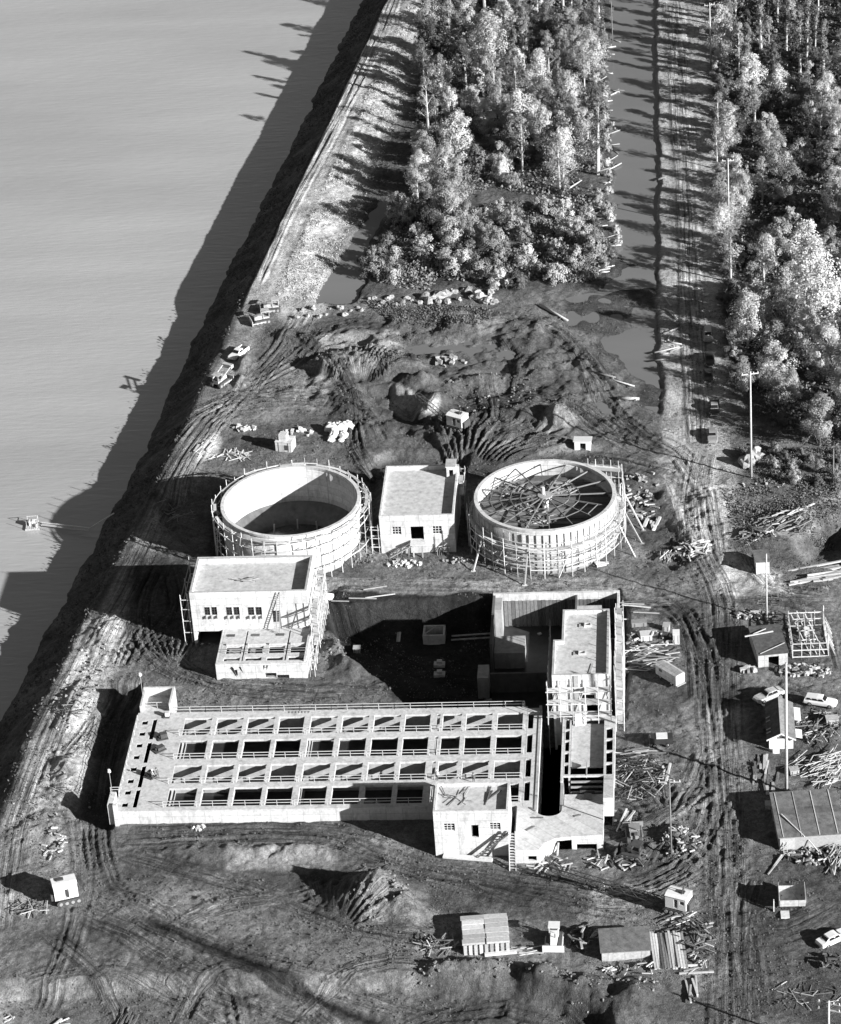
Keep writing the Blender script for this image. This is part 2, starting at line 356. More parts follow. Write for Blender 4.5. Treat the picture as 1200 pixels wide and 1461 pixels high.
FANS = [  # u, v of the hub, inner and outer radius, from and to angle, ridges, amplitude, lift
    (512,552,2,16,25,150,27,0.26,2.4), (655,680,6,24,20,115,15,0.30,1.0), (470,1330,3,14,-10,120,11,0.16,0.3), (960,1180,4,12,-180,180,26,0.10,0.0),
    (975,1115,1,9,20,80,9,0.3,0.2), (250,960,4,14,60,160,14,0.2,0.0),
]
TRACKS = [
    ([(160,1215),(260,1240),(380,1275),(520,1330),(640,1340)],2.6,1,0.10), ([(130,1260),(240,1300),(330,1400),(340,1500)],2.0,1,0.10), ([(100,1300),(180,1330),(260,1380),(420,1440),(520,1490)],2.4,1,0.12),
    ([(230,1330),(330,1290),(440,1275),(520,1240),(640,1250),(760,1290)],2.2,1,0.12), ([(20,1400),(120,1380),(230,1400),(330,1461)],2.2,1,0.09), ([(60,1320),(150,1400),(180,1480)],1.8,1,0.09), ([(400,1461),(470,1400),(560,1370),(640,1380)],2.0,1,0.1),
    ([(600,1440),(720,1430),(820,1461)],2.4,1,0.08), ([(480,1210),(600,1240),(720,1255),(850,1285),(950,1275),(1020,1230)],2.6,1,0.14), ([(170,1190),(330,1183),(480,1185),(570,1210)],1.8,1,0.12),
    ([(200,890),(240,930),(330,985),(470,995)],2.0,1,0.14), ([(185,940),(230,900),(250,860),(235,800)],2.2,1,0.14), ([(140,1160),(155,1080),(175,1010),(200,960)],2.2,1,0.12),
    ([(470,850),(560,905),(640,930),(740,940)],2.0,1,0.1), ([(520,990),(620,960),(700,985),(770,1000)],2.2,1,0.12),
    ([(280,620),(330,585),(420,575),(500,590),(540,640)],2.2,1,0.16), ([(330,560),(410,520),(470,470),(540,455)],2.2,1,0.14), ([(400,470),(450,500),(500,560),(510,640),(560,680),(640,680)],2.4,1,0.2), ([(560,690),(640,660),(700,600),(690,540)],2.2,1,0.16),
    ([(600,600),(700,575),(780,580),(860,620),(940,660)],2.4,1,0.14), ([(640,460),(760,455),(830,510),(870,580),(960,650)],2.4,1,0.12), ([(700,470),(740,520),(730,570)],1.8,1,0.12), ([(820,650),(900,660),(980,690),(1010,760)],2.2,1,0.12),
    ([(900,850),(970,875),(995,940),(1000,1010)],2.0,1,0.12), ([(900,1190),(950,1160),(990,1120),(1010,1060)],2.4,1,0.16), ([(890,1240),(960,1240),(1010,1190),(1030,1120)],2.0,1,0.14), ([(1060,1320),(1120,1320),(1200,1280)],2.2,1,0.06), ([(1080,1240),(1060,1300),(1050,1380)],2.2,1,0.08),
    ([(960,680),(985,740),(1010,790)],2.8,1,0.16), ([(1010,690),(1020,740),(1030,800)],1.6,1,0.14), ([(1040,850),(1120,860),(1200,858)],2.2,1,0.08), ([(1080,975),(1140,985),(1200,1030)],2.0,1,0.06),  # polyline in photo coordinates, half width, rut spacing, amplitude
    ([(0,1340),(20,1190),(70,1050),(140,920),(200,800),(250,690),(300,610),(400,500),(440,440)],3.2,1.5,0.17),
    ([(360,420),(410,310),(470,200),(540,60),(575,-30)],2.4,1.6,0.13),
    ([(130,1160),(135,1230),(170,1290),(300,1350),(450,1390),(620,1440)],2.8,1.1,0.13),
    ([(110,1150),(120,1250),(100,1340),(60,1440)],2.2,0.9,0.09),
    ([(150,1205),(300,1195),(450,1195),(560,1230),(700,1270),(900,1300)],2.6,0.9,0.16),
    ([(230,800),(205,860),(215,930),(300,975),(450,990),(500,985)],3.0,1.1,0.18),
    ([(170,960),(200,900),(240,880)],2.5,1.0,0.2),
    ([(300,985),(480,985),(620,985)],1.6,0.8,0.12),
    ([(455,832),(600,834),(760,838),(900,845),(960,868),(1000,920),(1010,1000),(1020,1080),(1010,1180),(960,1240),(860,1270),(700,1250)],2.4,1.0,0.20),
    ([(1000,640),(990,720),(1000,790),(1030,860),(1030,1000),(1040,1200),(1040,1461),(1045,1600)],3.6,1.2,0.12),
    ([(960,0),(975,200),(985,400),(1000,640)],2.8,1.7,0.09),
    ([(955,-200),(960,0)],2.8,1.7,0.12),
    ([(300,570),(420,560),(520,570),(640,590),(700,640)],2.5,1.2,0.18),
    ([(480,640),(500,600),(520,660),(560,690)],2.2,0.9,0.22),
    ([(720,560),(800,570),(880,610),(960,640),(1000,690)],3.0,1.1,0.16),
    ([(430,470),(560,455),(700,450),(800,480),(880,560)],2.5,1.1,0.12),
    ([(230,640),(280,590),(350,560)],2.5,1.0,0.2),
    ([(1060,770),(1100,830),(1200,850)],2.5,1.2,0.1),
    ([(880,870),(960,860),(990,900),(1000,960)],1.5,0.8,0.15),
    ([(1090,850),(1200,880)],2.0,1.0,0.08), ([(1185,900),(1200,960)],1.0,0.8,0.1),
    ([(250,1461),(280,1400),(360,1370),(470,1390)],1.8,0.9,0.14), ([(500,1461),(420,1400),(300,1360)],1.6,0.9,0.12),
    ([(690,1461),(640,1430),(560,1461)],2.0,0.9,0.1), ([(860,1461),(800,1420)],1.5,0.8,0.2),
    ([(1080,1461),(1060,1300),(1110,1330),(1200,1290)],2.5,1.3,0.08),
    ([(40,1110),(100,1155)],1.4,0.8,0.12), ([(90,1090),(150,1010),(170,960)],1.5,0.8,0.1),
]
TONES = [
    ([(440,834),(890,846),(890,1000),(560,1000),(520,930),(455,895)], 0.03, 2), ([(215,700),(300,690),(330,800),(262,772)], 0.06, 3), ([(180,780),(260,800),(270,930),(190,900)], 0.075, 5), ([(130,970),(205,975),(160,1180),(100,1170)], 0.075, 2), ([(500,640),(900,650),(900,680),(500,690)], 0.07, 3),  # polygon in photo coordinates, albedo, soft edge in metres; dark yard, tank-pit, house and basin-side tones paint shade in
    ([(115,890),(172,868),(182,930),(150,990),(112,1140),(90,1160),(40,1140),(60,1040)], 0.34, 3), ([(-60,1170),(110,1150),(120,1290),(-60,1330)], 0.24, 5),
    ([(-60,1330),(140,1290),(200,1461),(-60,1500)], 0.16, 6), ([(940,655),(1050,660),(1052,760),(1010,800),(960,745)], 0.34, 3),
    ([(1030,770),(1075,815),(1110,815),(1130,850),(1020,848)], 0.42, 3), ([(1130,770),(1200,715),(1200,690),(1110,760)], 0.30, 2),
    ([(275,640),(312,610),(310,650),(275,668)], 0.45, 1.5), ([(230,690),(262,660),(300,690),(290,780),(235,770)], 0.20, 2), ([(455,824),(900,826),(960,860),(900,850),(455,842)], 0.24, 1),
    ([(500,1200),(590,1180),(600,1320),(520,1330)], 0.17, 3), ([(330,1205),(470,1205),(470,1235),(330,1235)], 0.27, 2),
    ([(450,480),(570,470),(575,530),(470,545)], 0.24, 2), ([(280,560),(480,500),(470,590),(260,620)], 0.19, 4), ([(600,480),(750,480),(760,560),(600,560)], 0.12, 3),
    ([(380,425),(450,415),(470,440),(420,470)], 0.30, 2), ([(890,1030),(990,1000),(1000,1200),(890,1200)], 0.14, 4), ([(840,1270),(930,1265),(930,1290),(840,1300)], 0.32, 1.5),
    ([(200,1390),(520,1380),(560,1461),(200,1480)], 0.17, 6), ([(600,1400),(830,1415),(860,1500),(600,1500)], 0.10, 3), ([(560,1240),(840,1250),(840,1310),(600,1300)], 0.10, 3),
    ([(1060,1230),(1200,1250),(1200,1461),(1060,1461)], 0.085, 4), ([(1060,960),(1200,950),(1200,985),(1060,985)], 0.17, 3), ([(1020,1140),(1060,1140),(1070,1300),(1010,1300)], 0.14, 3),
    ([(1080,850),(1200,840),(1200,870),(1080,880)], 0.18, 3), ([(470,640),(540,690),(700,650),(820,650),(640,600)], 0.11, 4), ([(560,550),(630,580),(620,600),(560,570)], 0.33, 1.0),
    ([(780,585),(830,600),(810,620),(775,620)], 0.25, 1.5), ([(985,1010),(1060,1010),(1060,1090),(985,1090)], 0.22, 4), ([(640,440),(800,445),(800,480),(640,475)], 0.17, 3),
]
def spline(pts):
    p = [np.array(q) for q in pts]; p = [2*p[0]-p[1]]+p+[2*p[-1]-p[-2]]; o = []
    for i in range(1, len(p)-2):
        n = max(2, int(np.hypot(*(p[i+1]-p[i]))/4))
        for k in range(n):
            t = k/n; o.append(.5*(2*p[i]+(p[i+1]-p[i-1])*t+(2*p[i-1]-5*p[i]+4*p[i+1]-p[i+2])*t*t+(3*p[i]-p[i-1]-3*p[i+1]+p[i+2])*t**3))
    return np.array(o+[p[-2]])
def terrain(x, y):
    global TU, TS, TW
    TU = np.zeros_like(x); TS = np.zeros_like(x); TW = np.zeros_like(x)
    big = fbm(x, y, 0.035, 4); fine = fbm(x, y, 0.42, 4, 0.6); mid = fbm(x, y, 0.12, 4)
    clod = fbm(x, y, 1.1, 2, 0.7)
    z = 0.3*mid+0.2*fine+0.10*clod*(0.4+vnoise(x*0.05, y*0.05+9)*1.6)
    tone = 0.105*(1+0.55*big+0.5*mid)
    xc = crest(y)+0.22*fbm(x*0, y, 0.12, 3)
    north = sst(134, 146, y)
    # low wooded ground between dike and ditch, and east of the road
    e = x-xc
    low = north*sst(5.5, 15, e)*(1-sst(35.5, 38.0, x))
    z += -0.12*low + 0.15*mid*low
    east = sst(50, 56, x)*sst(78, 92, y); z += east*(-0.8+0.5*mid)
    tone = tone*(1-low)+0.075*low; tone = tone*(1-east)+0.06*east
    # dike: crest road, sunny grass slope, river bank
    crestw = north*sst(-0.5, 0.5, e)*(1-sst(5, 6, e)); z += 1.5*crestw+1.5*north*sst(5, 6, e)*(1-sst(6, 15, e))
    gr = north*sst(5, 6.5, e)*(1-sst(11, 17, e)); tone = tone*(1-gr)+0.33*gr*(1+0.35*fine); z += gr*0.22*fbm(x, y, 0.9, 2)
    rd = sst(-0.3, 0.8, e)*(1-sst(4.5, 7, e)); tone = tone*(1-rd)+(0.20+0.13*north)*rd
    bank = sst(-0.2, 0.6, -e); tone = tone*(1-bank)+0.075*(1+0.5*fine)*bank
    z = np.where(e < 0, z*np.exp(e*0.3)-0.62*np.minimum(-e, 16)*sst(0, 2.5, -e)+0.5*mid*np.clip(-e/4, 0, 1)+0.35*fine*np.clip(-e, 0, 1), z)
    calm = 1-0.75*sst(-2.5, 0, e)*(1-sst(1.5, 5, e)); base_ = 0.6*north*0+0; z = np.where((e > -2.5) & (e < 5), (z-1.5*crestw)*calm+1.5*crestw, z)
    for poly, am in CHURN_W:
        k = 1-sst(-4, 0.5, sdf(x, y, poly)); z += k*am*(0.9*fbm(x, y, 0.14, 3)+0.55*(0.5-np.abs(fbm(x, y, 0.22, 3)))+0.3*fbm(x, y, 0.6, 3)); tone *= 1-0.25*k
    # ditch, pond, puddle
    for poly, dep, w in ((DITCH, DITCH_DEP, 2.0), (POND, -1.95, 2.5)):
        d = sdf(x, y, poly)+1.1*mid+0.5*fine; k = 1-sst(-w*0.6, w*0.5, d); dp_ = np.where(y < 158, -0.55+0.9*fbm(x, y, 0.11, 3), dep) if dep == DITCH_DEP else dep; z = z*(1-k)+dp_*k; tone = tone*(1-0.5*k)
    d = sdf(x, y, PUDDLE)+1.5*mid; k = 1-sst(-1.5, 1, d); z += -0.75*k
    # road causeway at the right
    rw = sst(36.9, 38.5, x+0.7*mid+0.8*fbm(x*.2, y, 0.07, 3)+0.4*fine)*(1-sst(48.5, 51, x))*sst(66, 80, y); z = z*(1-rw)+(0.12+0.1*fine)*rw; tone = tone*(1-rw)+0.29*rw
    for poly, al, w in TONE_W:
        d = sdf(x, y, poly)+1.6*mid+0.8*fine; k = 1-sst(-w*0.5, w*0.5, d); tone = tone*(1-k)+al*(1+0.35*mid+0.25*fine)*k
    for poly, dep, w in PITS:
        d = sdf(x, y, poly)+0.8*mid+0.3*fine; k = 1-sst(-w, 0.3, d); z += dep*k
    for cx, cy, rx, ry, h in MOUND_W:
        m = (abs(x-cx) < rx*1.4) & (abs(y-cy) < ry*1.4)
        if not m.any(): continue
        xx, yy = x[m], y[m]; r = np.sqrt(((xx-cx)/rx)**2+((yy-cy)/ry)**2)+0.35*mid[m]+0.10*fine[m]
        k = np.clip(1-r, 0, 1); z[m] += h*(k**1.2)*1.15+0.35*fbm(xx, yy, 0.7, 3)*np.clip(k*4, 0, 1)
    for hx, hy, r0, r1, a0, a1, nr, amp, lift in FAN_W:
        m = (abs(x-hx) < r1) & (abs(y-hy) < r1); xx, yy = x[m], y[m]
        r = np.hypot(xx-hx, yy-hy); a = np.degrees(np.arctan2(yy-hy, xx-hx))
        a = np.where(a < a0-5, a+360, a) if a1 > 180 else a
        w = sst(r0, r0+1.5, r)*(1-sst(r1-3, r1, r))*sst(a0, a0+8, a)*(1-sst(a1-8, a1, a))
        TU[m] = np.where(w > .2, np.radians(a)*(r0+r1)*.5, TU[m]); TS[m] = np.where(w > .2, r, TS[m]); TW[m] = np.maximum(TW[m], w)
        ph = a/(a1-a0)*nr*2*math.pi+5.0*fbm(xx, yy, 0.16, 3)+1.2*fbm(xx, yy, 0.6, 2)
        sp = np.sin(ph); z[m] += w*(amp*(np.abs(sp)**.6*np.sign(sp))*sst(.25,.7,vnoise(xx*0.22+31, yy*0.22))*1.5+.16*fbm(xx, yy, 1.3, 2)+lift*np.sin(math.pi*np.clip((r-r0)/(r1-r0), 0, 1)))
    prs = np.random.default_rng(5); shp = (len(GY), len(GX)); zz2 = z.reshape(shp); tt2 = tone.reshape(shp); TU2, TS2, TW2 = (q.reshape(shp) for q in (TU, TS, TW))
    for pts, hw, wl, amp in TRACK_W:
        P = spline(pts); seg = np.hypot(*(P[1:]-P[:-1]).T); cum = np.concatenate([[0], np.cumsum(seg)]); sh = prs.uniform(0, 500)
        passes = [(prs.uniform(-1, 1)*max(hw-0.9, 0.3), prs.uniform(0, 100), prs.uniform(0.75, 1.1), prs.uniform(0.6, 1.2), prs.uniform(0.19, 0.30)) for _ in range(int(2+hw*1.1))]
        for i in range(len(P)-1):
            (ax, ay), (bx_, by) = P[i], P[i+1]; ex, ey = bx_-ax, by-ay; L = seg[i]; g = hw+1.5
            i0, i1 = np.searchsorted(GX, [min(ax, bx_)-g, max(ax, bx_)+g]); j0, j1 = np.searchsorted(GY, [min(ay, by)-g, max(ay, by)+g])
            if i1-i0 < 2 or j1-j0 < 2: continue
            xx, yy = np.meshgrid(GX[i0:i1], GY[j0:j1]); t = ((xx-ax)*ex+(yy-ay)*ey)/(L*L); off = ((xx-ax)*ey-(yy-ay)*ex)/L; sl = t*L+cum[i]
            k = (t >= 0) & (t < 1) & (abs(off) < g)
            if not k.any(): continue
            xx, yy, off, sl = xx[k], yy[k], off[k], sl[k]; ed = sst(0, 5, sl)*(1-sst(cum[-1]-5, cum[-1], sl)); dz = np.zeros_like(xx); dt = np.zeros_like(xx)
            for o0, ph, gau, st, wd in passes:
                c = o0+1.5*(vnoise(sl*0.03+ph, sl*0+ph)-0.5)+0.14*(vnoise(sl*0.2+ph, sl*0+2*ph)-0.5)
                fade = st*sst(0.25, 0.6, vnoise(sl*0.06+3*ph, sl*0+ph))
                for sg in (-1, 1):
                    q = (off-c-sg*gau)/wd; gr_ = np.exp(-q*q); dz += fade*amp*(-1.1*gr_*(1+0.15*np.sin(sl*5.2))+0.7*np.exp(-(np.abs(q)-2.0)**2*1.6)); dt -= fade*0.22*gr_
            zb = zz2[j0:j1, i0:i1]; zb[k] += ed*dz; tb = tt2[j0:j1, i0:i1]; tb[k] *= 1+ed*np.clip(dt, -0.5, 0.5)
            w = (1-sst(hw*0.75, hw*1.1, abs(off)+.5*vnoise(xx*.4, yy*.4)))*ed*(.45+.55*sst(.3, .6, vnoise(sl*.05+sh, off*.3)))
            wb = TW2[j0:j1, i0:i1]; ub = TU2[j0:j1, i0:i1]; sb = TS2[j0:j1, i0:i1]; up_ = w > wb[k]*.9
            tmp = wb[k]; tmp[up_] = w[up_]; wb[k] = tmp; tmp = ub[k]; tmp[up_] = off[up_]+sh; ub[k] = tmp; tmp = sb[k]; tmp[up_] = sl[up_]+sh; sb[k] = tmp
    # level formation under the structures
    for (x0, x1, y0, y1, zz) in FOOT:
        m = (x > x0) & (x < x1) & (y > y0) & (y < y1); z[m] = np.minimum(z[m], zz)
    for (cx, cy, rr, zz) in FOOTC:
        m = (x-cx)**2+(y-cy)**2 < rr*rr; z[m] = np.minimum(z[m], zz)
    far = sst(500, 900, np.hypot(x, y-100)); z = z*(1-far)+np.where(e < 0, -8, 0)*far
    return z, np.clip(tone*1.15, 0.02, 0.55)
CHURN_W = [(PX(p), a) for p, a in (([(400,470),(560,448),(800,450),(900,560),(940,640),(830,650),(640,640),(480,620),(420,560)], 1.5), ([(880,1030),(1000,1000),(1010,1250),(880,1260)], .55), ([(560,1370),(900,1390),(990,1461),(640,1461)], .8), ([(440,1230),(600,1230),(600,1330),(450,1330)], .5), ([(900,690),(990,700),(1000,830),(910,820)], .6), ([(90,880),(190,880),(150,1000),(100,1150),(20,1150)], .5), ([(1060,720),(1200,700),(1200,780),(1100,780)], .5))]
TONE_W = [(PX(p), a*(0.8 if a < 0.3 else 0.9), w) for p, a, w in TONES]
MOUND_W = [(*S(u, v)[:2], rx, ry, h) for u, v, rx, ry, h in MOUNDS]
FAN_W = [(*S(u, v)[:2], *r) for u, v, *r in FANS]
TRACK_W = [(PX(p), hw, wl, a*.72) for p, hw, wl, a in TRACKS]
FOOT = [(-43.2,16.4,-30.9,-5.8,-4.5), (16,30,-33,-6,-5), (-37.3,-19,17.6,27.3,-0.6), (-32.5,-19,7.4,16.8,-1.2), (-8.9,2.9,44.8,60.8,-0.5), (5.2,15.2,-39.6,-33.3,-0.5), (17,28.6,-38.5,-31,-1.5), (11,30.2,0,28.8,-5.6), (-44,-43,-31,-5.5,-0.3)]
FOOTC = [(-24.5, 48.5, 11.6, -5), (18.5, 48.5, 11.6, -1.0)]
def spread(a, b, st, lo, hi):
    c = np.arange(a, b+st*0.5, st); l = []; d = st; p = a
    while p > lo: d *= 1.35; p -= d; l.append(p)
    h = []; d = st; p = c[-1]
    while p < hi: d *= 1.35; p += d; h.append(p)
    return np.array(l[::-1]+list(c)+h)
GX = spread(-80, 90, 0.27, -4000, 4000); GY = np.concatenate([spread(-92, 88, 0.30, -3000, 88.01)[:-1], spread(88.5, 330, 0.5, 88.4, 6000)[1:]])
GY = np.unique(np.round(GY, 4))
XX, YY = np.meshgrid(GX, GY); GZ, GT = terrain(XX.ravel().astype(float), YY.ravel().astype(float)); GZ = GZ.reshape(XX.shape)
def gz(x, y):
    i = int(np.clip(np.searchsorted(GX, x)-1, 0, len(GX)-2)); j = int(np.clip(np.searchsorted(GY, y)-1, 0, len(GY)-2))
    fx = (x-GX[i])/(GX[i+1]-GX[i]); fy = (y-GY[j])/(GY[j+1]-GY[j])
    return float((GZ[j, i]*(1-fx)+GZ[j, i+1]*fx)*(1-fy)+(GZ[j+1, i]*(1-fx)+GZ[j+1, i+1]*fx)*fy)
def grid_mesh(name, X, Y, Z, mat):
    ny, nx = X.shape; me = bpy.data.meshes.new(name); me.vertices.add(nx*ny)
    me.vertices.foreach_set('co', np.stack([X.ravel(), Y.ravel(), Z.ravel()], 1).astype(np.float32).ravel())
    a = (np.arange(ny-1)[:, None]*nx+np.arange(nx-1)[None, :]).ravel(); q = np.stack([a, a+1, a+nx+1, a+nx], 1).astype(np.int32)
    me.loops.add(q.size); me.loops.foreach_set('vertex_index', q.ravel()); me.polygons.add(len(q))
    me.polygons.foreach_set('loop_start', np.arange(0, q.size, 4, dtype=np.int32))
    me.polygons.foreach_set('use_smooth', np.ones(len(q), bool)); me.update(calc_edges=True); me.materials.append(MAT[mat]); return me
gm = grid_mesh('ground', XX, YY, GZ, 'ground')
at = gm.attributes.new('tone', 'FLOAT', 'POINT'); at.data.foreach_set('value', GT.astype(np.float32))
for nm_, ar_ in (('tu', TU), ('ts', TS), ('tw', TW)): gm.attributes.new(nm_, 'FLOAT', 'POINT').data.foreach_set('value', ar_.astype(np.float32))
tag(link('ground', gm), 'rutted dark mud of the building site with dike and wood floor', None, kind='structure')
def sheet(name, pts, z, mat, label):
    o = MB().add([(x, y, z) for x, y in pts], [tuple(range(len(pts)))]).build(name, mat); return tag(o, label, None, kind='structure')
ry = [-3000, -90, -31, 0, 33, 93, 141, 226, 301, 420, 3000]
sheet('river', [(-4000, -3000)]+[(float(crest(np.array(y)))-3, y) for y in ry]+[(-4000, 3000)], -6.0, 'river_water', 'wide pale grey river beside the dike')
sheet('ditch_water', [(12, 70), (40.5, 70), (40.5, 700), (12, 700)], -0.42, 'ditch_water', 'flooded ditch along the straight road')
sheet('pond', [(p[0], p[1]) for p in PX([(445,440),(530,440),(535,380),(590,280),(540,280),(480,350)], -0.6)], -0.6, 'ditch_water', 'narrow pond at the foot of the dike slope')
sheet('puddle', [(p[0], p[1]) for p in PX([(555,500),(600,470),(700,470),(760,500),(750,540),(640,555),(570,545)])], -0.62, 'ditch_water', 'shallow puddle among the dozer ridges')

# ------------------------------------------------------------------ shared building pieces
def window(root, x0, x1, z0, z1, y, cols, rows, mat='dark_metal', depth=0.12):   # set in an opening of a wall facing -y
    m = MB(); t = 0.07
    m.box(x0, x1, y+depth, y+depth+0.06, z0, z0+t); m.box(x0, x1, y+depth, y+depth+0.06, z1-t, z1)
    m.box(x0, x0+t, y+depth+.002, y+depth+0.058, z0+t, z1-t); m.box(x1-t, x1, y+depth+.002, y+depth+0.058, z0+t, z1-t)
    for i in range(1, cols): c = x0+(x1-x0)*i/cols; m.box(c-.035, c+.035, y+depth+.004, y+depth+.05, z0+t, z1-t)
    for j in range(1, rows): c = z0+(z1-z0)*j/rows; m.box(x0+t, x1-t, y+depth+.008, y+depth+.046, c-.035, c+.035)
    w = m.build('window', mat, root)
    MB().box(x0, x1, y+depth+.07, y+depth+.09, z0, z1).build('pane', 'glass', w)
    return w
def shell(root, x0, x1, y0, y1, z0, zt, zr, front=(), t=0.35, mat='concrete', roof='roof_concrete', right=(), left=()):
    W, D, Hh = x1-x0, y1-y0, zt-z0
    MB().plate((x0, y0+t, z0), (1,0,0), (0,0,1), W, Hh, t, [(a-x0, b-x0, c-z0, d-z0) for a, b, c, d in front]).build('front_wall', mat, root)
    MB().box(x0, x1, y1-t, y1, z0, zt).build('rear_wall', mat, root)
    MB().plate((x1-t, y0+t, z0), (0,1,0), (0,0,1), D-2*t, Hh, t, [(a-y0-t, b-y0-t, c-z0, d-z0) for a, b, c, d in right]).build('right_wall', mat, root)
    MB().plate((x0, y0+t, z0), (0,1,0), (0,0,1), D-2*t, Hh, t, [(a-y0-t, b-y0-t, c-z0, d-z0) for a, b, c, d in left]).build('left_wall', mat, root)
    MB().box(x0+t, x1-t, y0+t, y1-t, zr-0.3, zr).build('roof', roof, root)
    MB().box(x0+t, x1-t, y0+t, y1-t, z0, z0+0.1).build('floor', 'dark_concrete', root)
def opening(u0, v0, u1, v1, y):
    xa, za = SY(u0, v1, y); xb, zb = SY(u1, v0, y); xc, _ = SY(u0, v0, y)
    return ((xa+xc)/2, xb, za, zb)
def railing(root, p, q, n, h=1.05, mat='pale_paint', r=0.035):
    m = MB(); p = Vector(p); q = Vector(q)
    for i in range(n+1): c = p.lerp(q, i/n); m.box(c.x-r, c.x+r, c.y-r, c.y+r, c.z, c.z+h)
    up = Vector((0, 0, 1))
    for k in (0.52, 1.0): m.beam(p+up*h*k, q+up*h*k, 2*r, 2*r)
    return m.build('railing', mat, root)
def ladder(root, p, q, side, n, mat='timber', name='ladder'):
    p = Vector(p); q = Vector(q); s = Vector(side); m = MB(); m.beam(p, q, .1, .1); m.beam(p+s, q+s, .1, .1)
    for i in range(1, n): c = p.lerp(q, i/n); m.beam(c, c+s, .07, .07)
    return m.build(name, mat, root)

# ------------------------------------------------------------------ settling basin
BX0, BX1, BY0, BY1, DZ = -43.5, 17.05, -31.2, -5.5, 2.4
bas = thing('settling_basin', 'long white concrete basin with four rows of dark cells and walkway railings', 'basin', (-13, -18.3, 0)); world_of(bas)
for nm, a in (('front_wall', (BX0, BX1, BY0, BY0+.45, -4, DZ-.35)), ('rear_wall', (BX0, BX1, BY1-.45, BY1, -4, DZ-.35)), ('left_wall', (BX0, BX0+.45, BY0+.45, BY1-.45, -4, DZ-.165)), ('right_wall', (BX1-.6, BX1, BY0+.45, BY1-.45, -4, DZ-.35)),
              ('middle_wall', (-40.2, BX1-.6, -19.1, -18.6, -3.2, DZ-.35)), ('cross_wall', (-17.0, -16.6, BY0+.45, -19.1, -3.2, DZ-.36)), ('cross_wall', (-17.0, -16.6, -18.6, BY1-.45, -3.2, DZ-.36)), ('cross_wall', (2.4, 2.9, BY0+.45, -19.1, -3.2, DZ-.36)), ('cross_wall', (2.4, 2.9, -18.6, BY1-.45, -3.2, DZ-.36)), ('cross_wall', (-36.8, -36.4, -30.75, BY1-.45, -3.2, DZ-.18)), ('front_wall', (BX0, -35.95, BY0, BY0+.45, DZ-.34, DZ-.165)), ('rear_wall', (BX0, -35.95, BY1-.45, BY1, DZ-.34, DZ-.165))):
    bx(nm, bas, 'concrete' if 'wall' in nm and nm in ('front_wall','rear_wall','left_wall','right_wall') else 'grey_concrete', *a)
bx('basin_floor', bas, 'pit_shade_water', BX0+.45, BX1-.6, BY0+.45, BY1-.45, -3.4, -3.2)  # near-black floor colour paints in the shade down the cells
bx('wall_shade_sheet', bas, 'grey_concrete', -36.3, BX1-.62, BY1-.5, BY1-.455, -3.1, DZ-.37)  # grey sheet added to deepen shade on the inner rear wall
CX = [(-35.9,-31.7),(-30.9,-26.8),(-26.1,-21.9),(-21.2,-17.3),(-16.3,-12.2),(-11.4,-7.3),(-6.5,-2.4),(-1.7,2.2),(4.1,7.0),(7.7,11.7),(12.5,16.4)]
CYR = [(-30.2,-25.6),(-24.3,-19.7),(-18.0,-13.2),(-11.7,-7.2)]
LB = [(BY0,-30.2),(-25.6,-24.3),(-19.7,-18.0),(-13.2,-11.7),(-7.2,BY1)]
bx('gallery_shade_sheet', bas, 'dark_concrete', BX0+.46, BX0+.5, BY0+.5, BY1-.5, -3.1, DZ-.37); bx('gallery_shade_sheet', bas, 'dark_concrete', -36.86, -36.82, BY0+.5, BY1-.5, -3.1, DZ-.38)  # dark sheets added so the deck holes read as shade
holes = [(.95, 1.85, y-BY0-.5, y-BY0+.5) for y in (-29.6,-26.5,-23.6,-20.5,-17.4,-14.3,-11.2,-8.2)]
holes += [(2.6, 3.25, a-BY0, b-BY0) for a, b in ((-30.3,-25.8),(-25.2,-19.7),(-18.9,-13.5),(-12.7,-7.3))]
MB().plate((BX0, BY0, DZ-.16), (1,0,0), (0,1,0), 7.6, BY1-BY0, .16, holes).build('end_deck', 'deck_concrete', bas)
for y0, y1 in LB: bx('walkway', bas, 'deck_concrete', -35.9, BX1, y0, y1, DZ-(.35 if y0 in (BY0, -7.2, -19.7) else .36), DZ)
for i in range(len(CX)):
    a = CX[i][1]; b = CX[i+1][0] if i+1 < len(CX) else BX1
    for (y0, y1) in CYR:
        if i == 7:
            bx('cross_beam', bas, 'deck_concrete', a, 3.2, y0, y1, DZ-.8, DZ-.01); bx('cross_beam', bas, 'deck_concrete', 3.7, b, y0, y1, DZ-.8, DZ-.01)
        else: bx('cross_beam', bas, 'deck_concrete', a, b, y0, y1, DZ-.8, DZ-.01)
for (y0, y1) in CYR:
    for i, (x0, x1) in enumerate(CX):
        if i >= 8 and y0 < -30 and x0 < 15: pass
        railing(bas, (x0-.35, y0-.12, DZ), (x1+.4, y0-.12, DZ), 2)
x = -37.8
while x < 16.2: railing(bas, (x, BY1-.12, DZ), (min(x+4.9, 16.6), BY1-.12, DZ), 2); x += 4.9
for yy in np.arange(-27.5, -8, 4.0): railing(bas, (-43.25, yy, DZ), (-43.25, yy+3.9, DZ), 2)
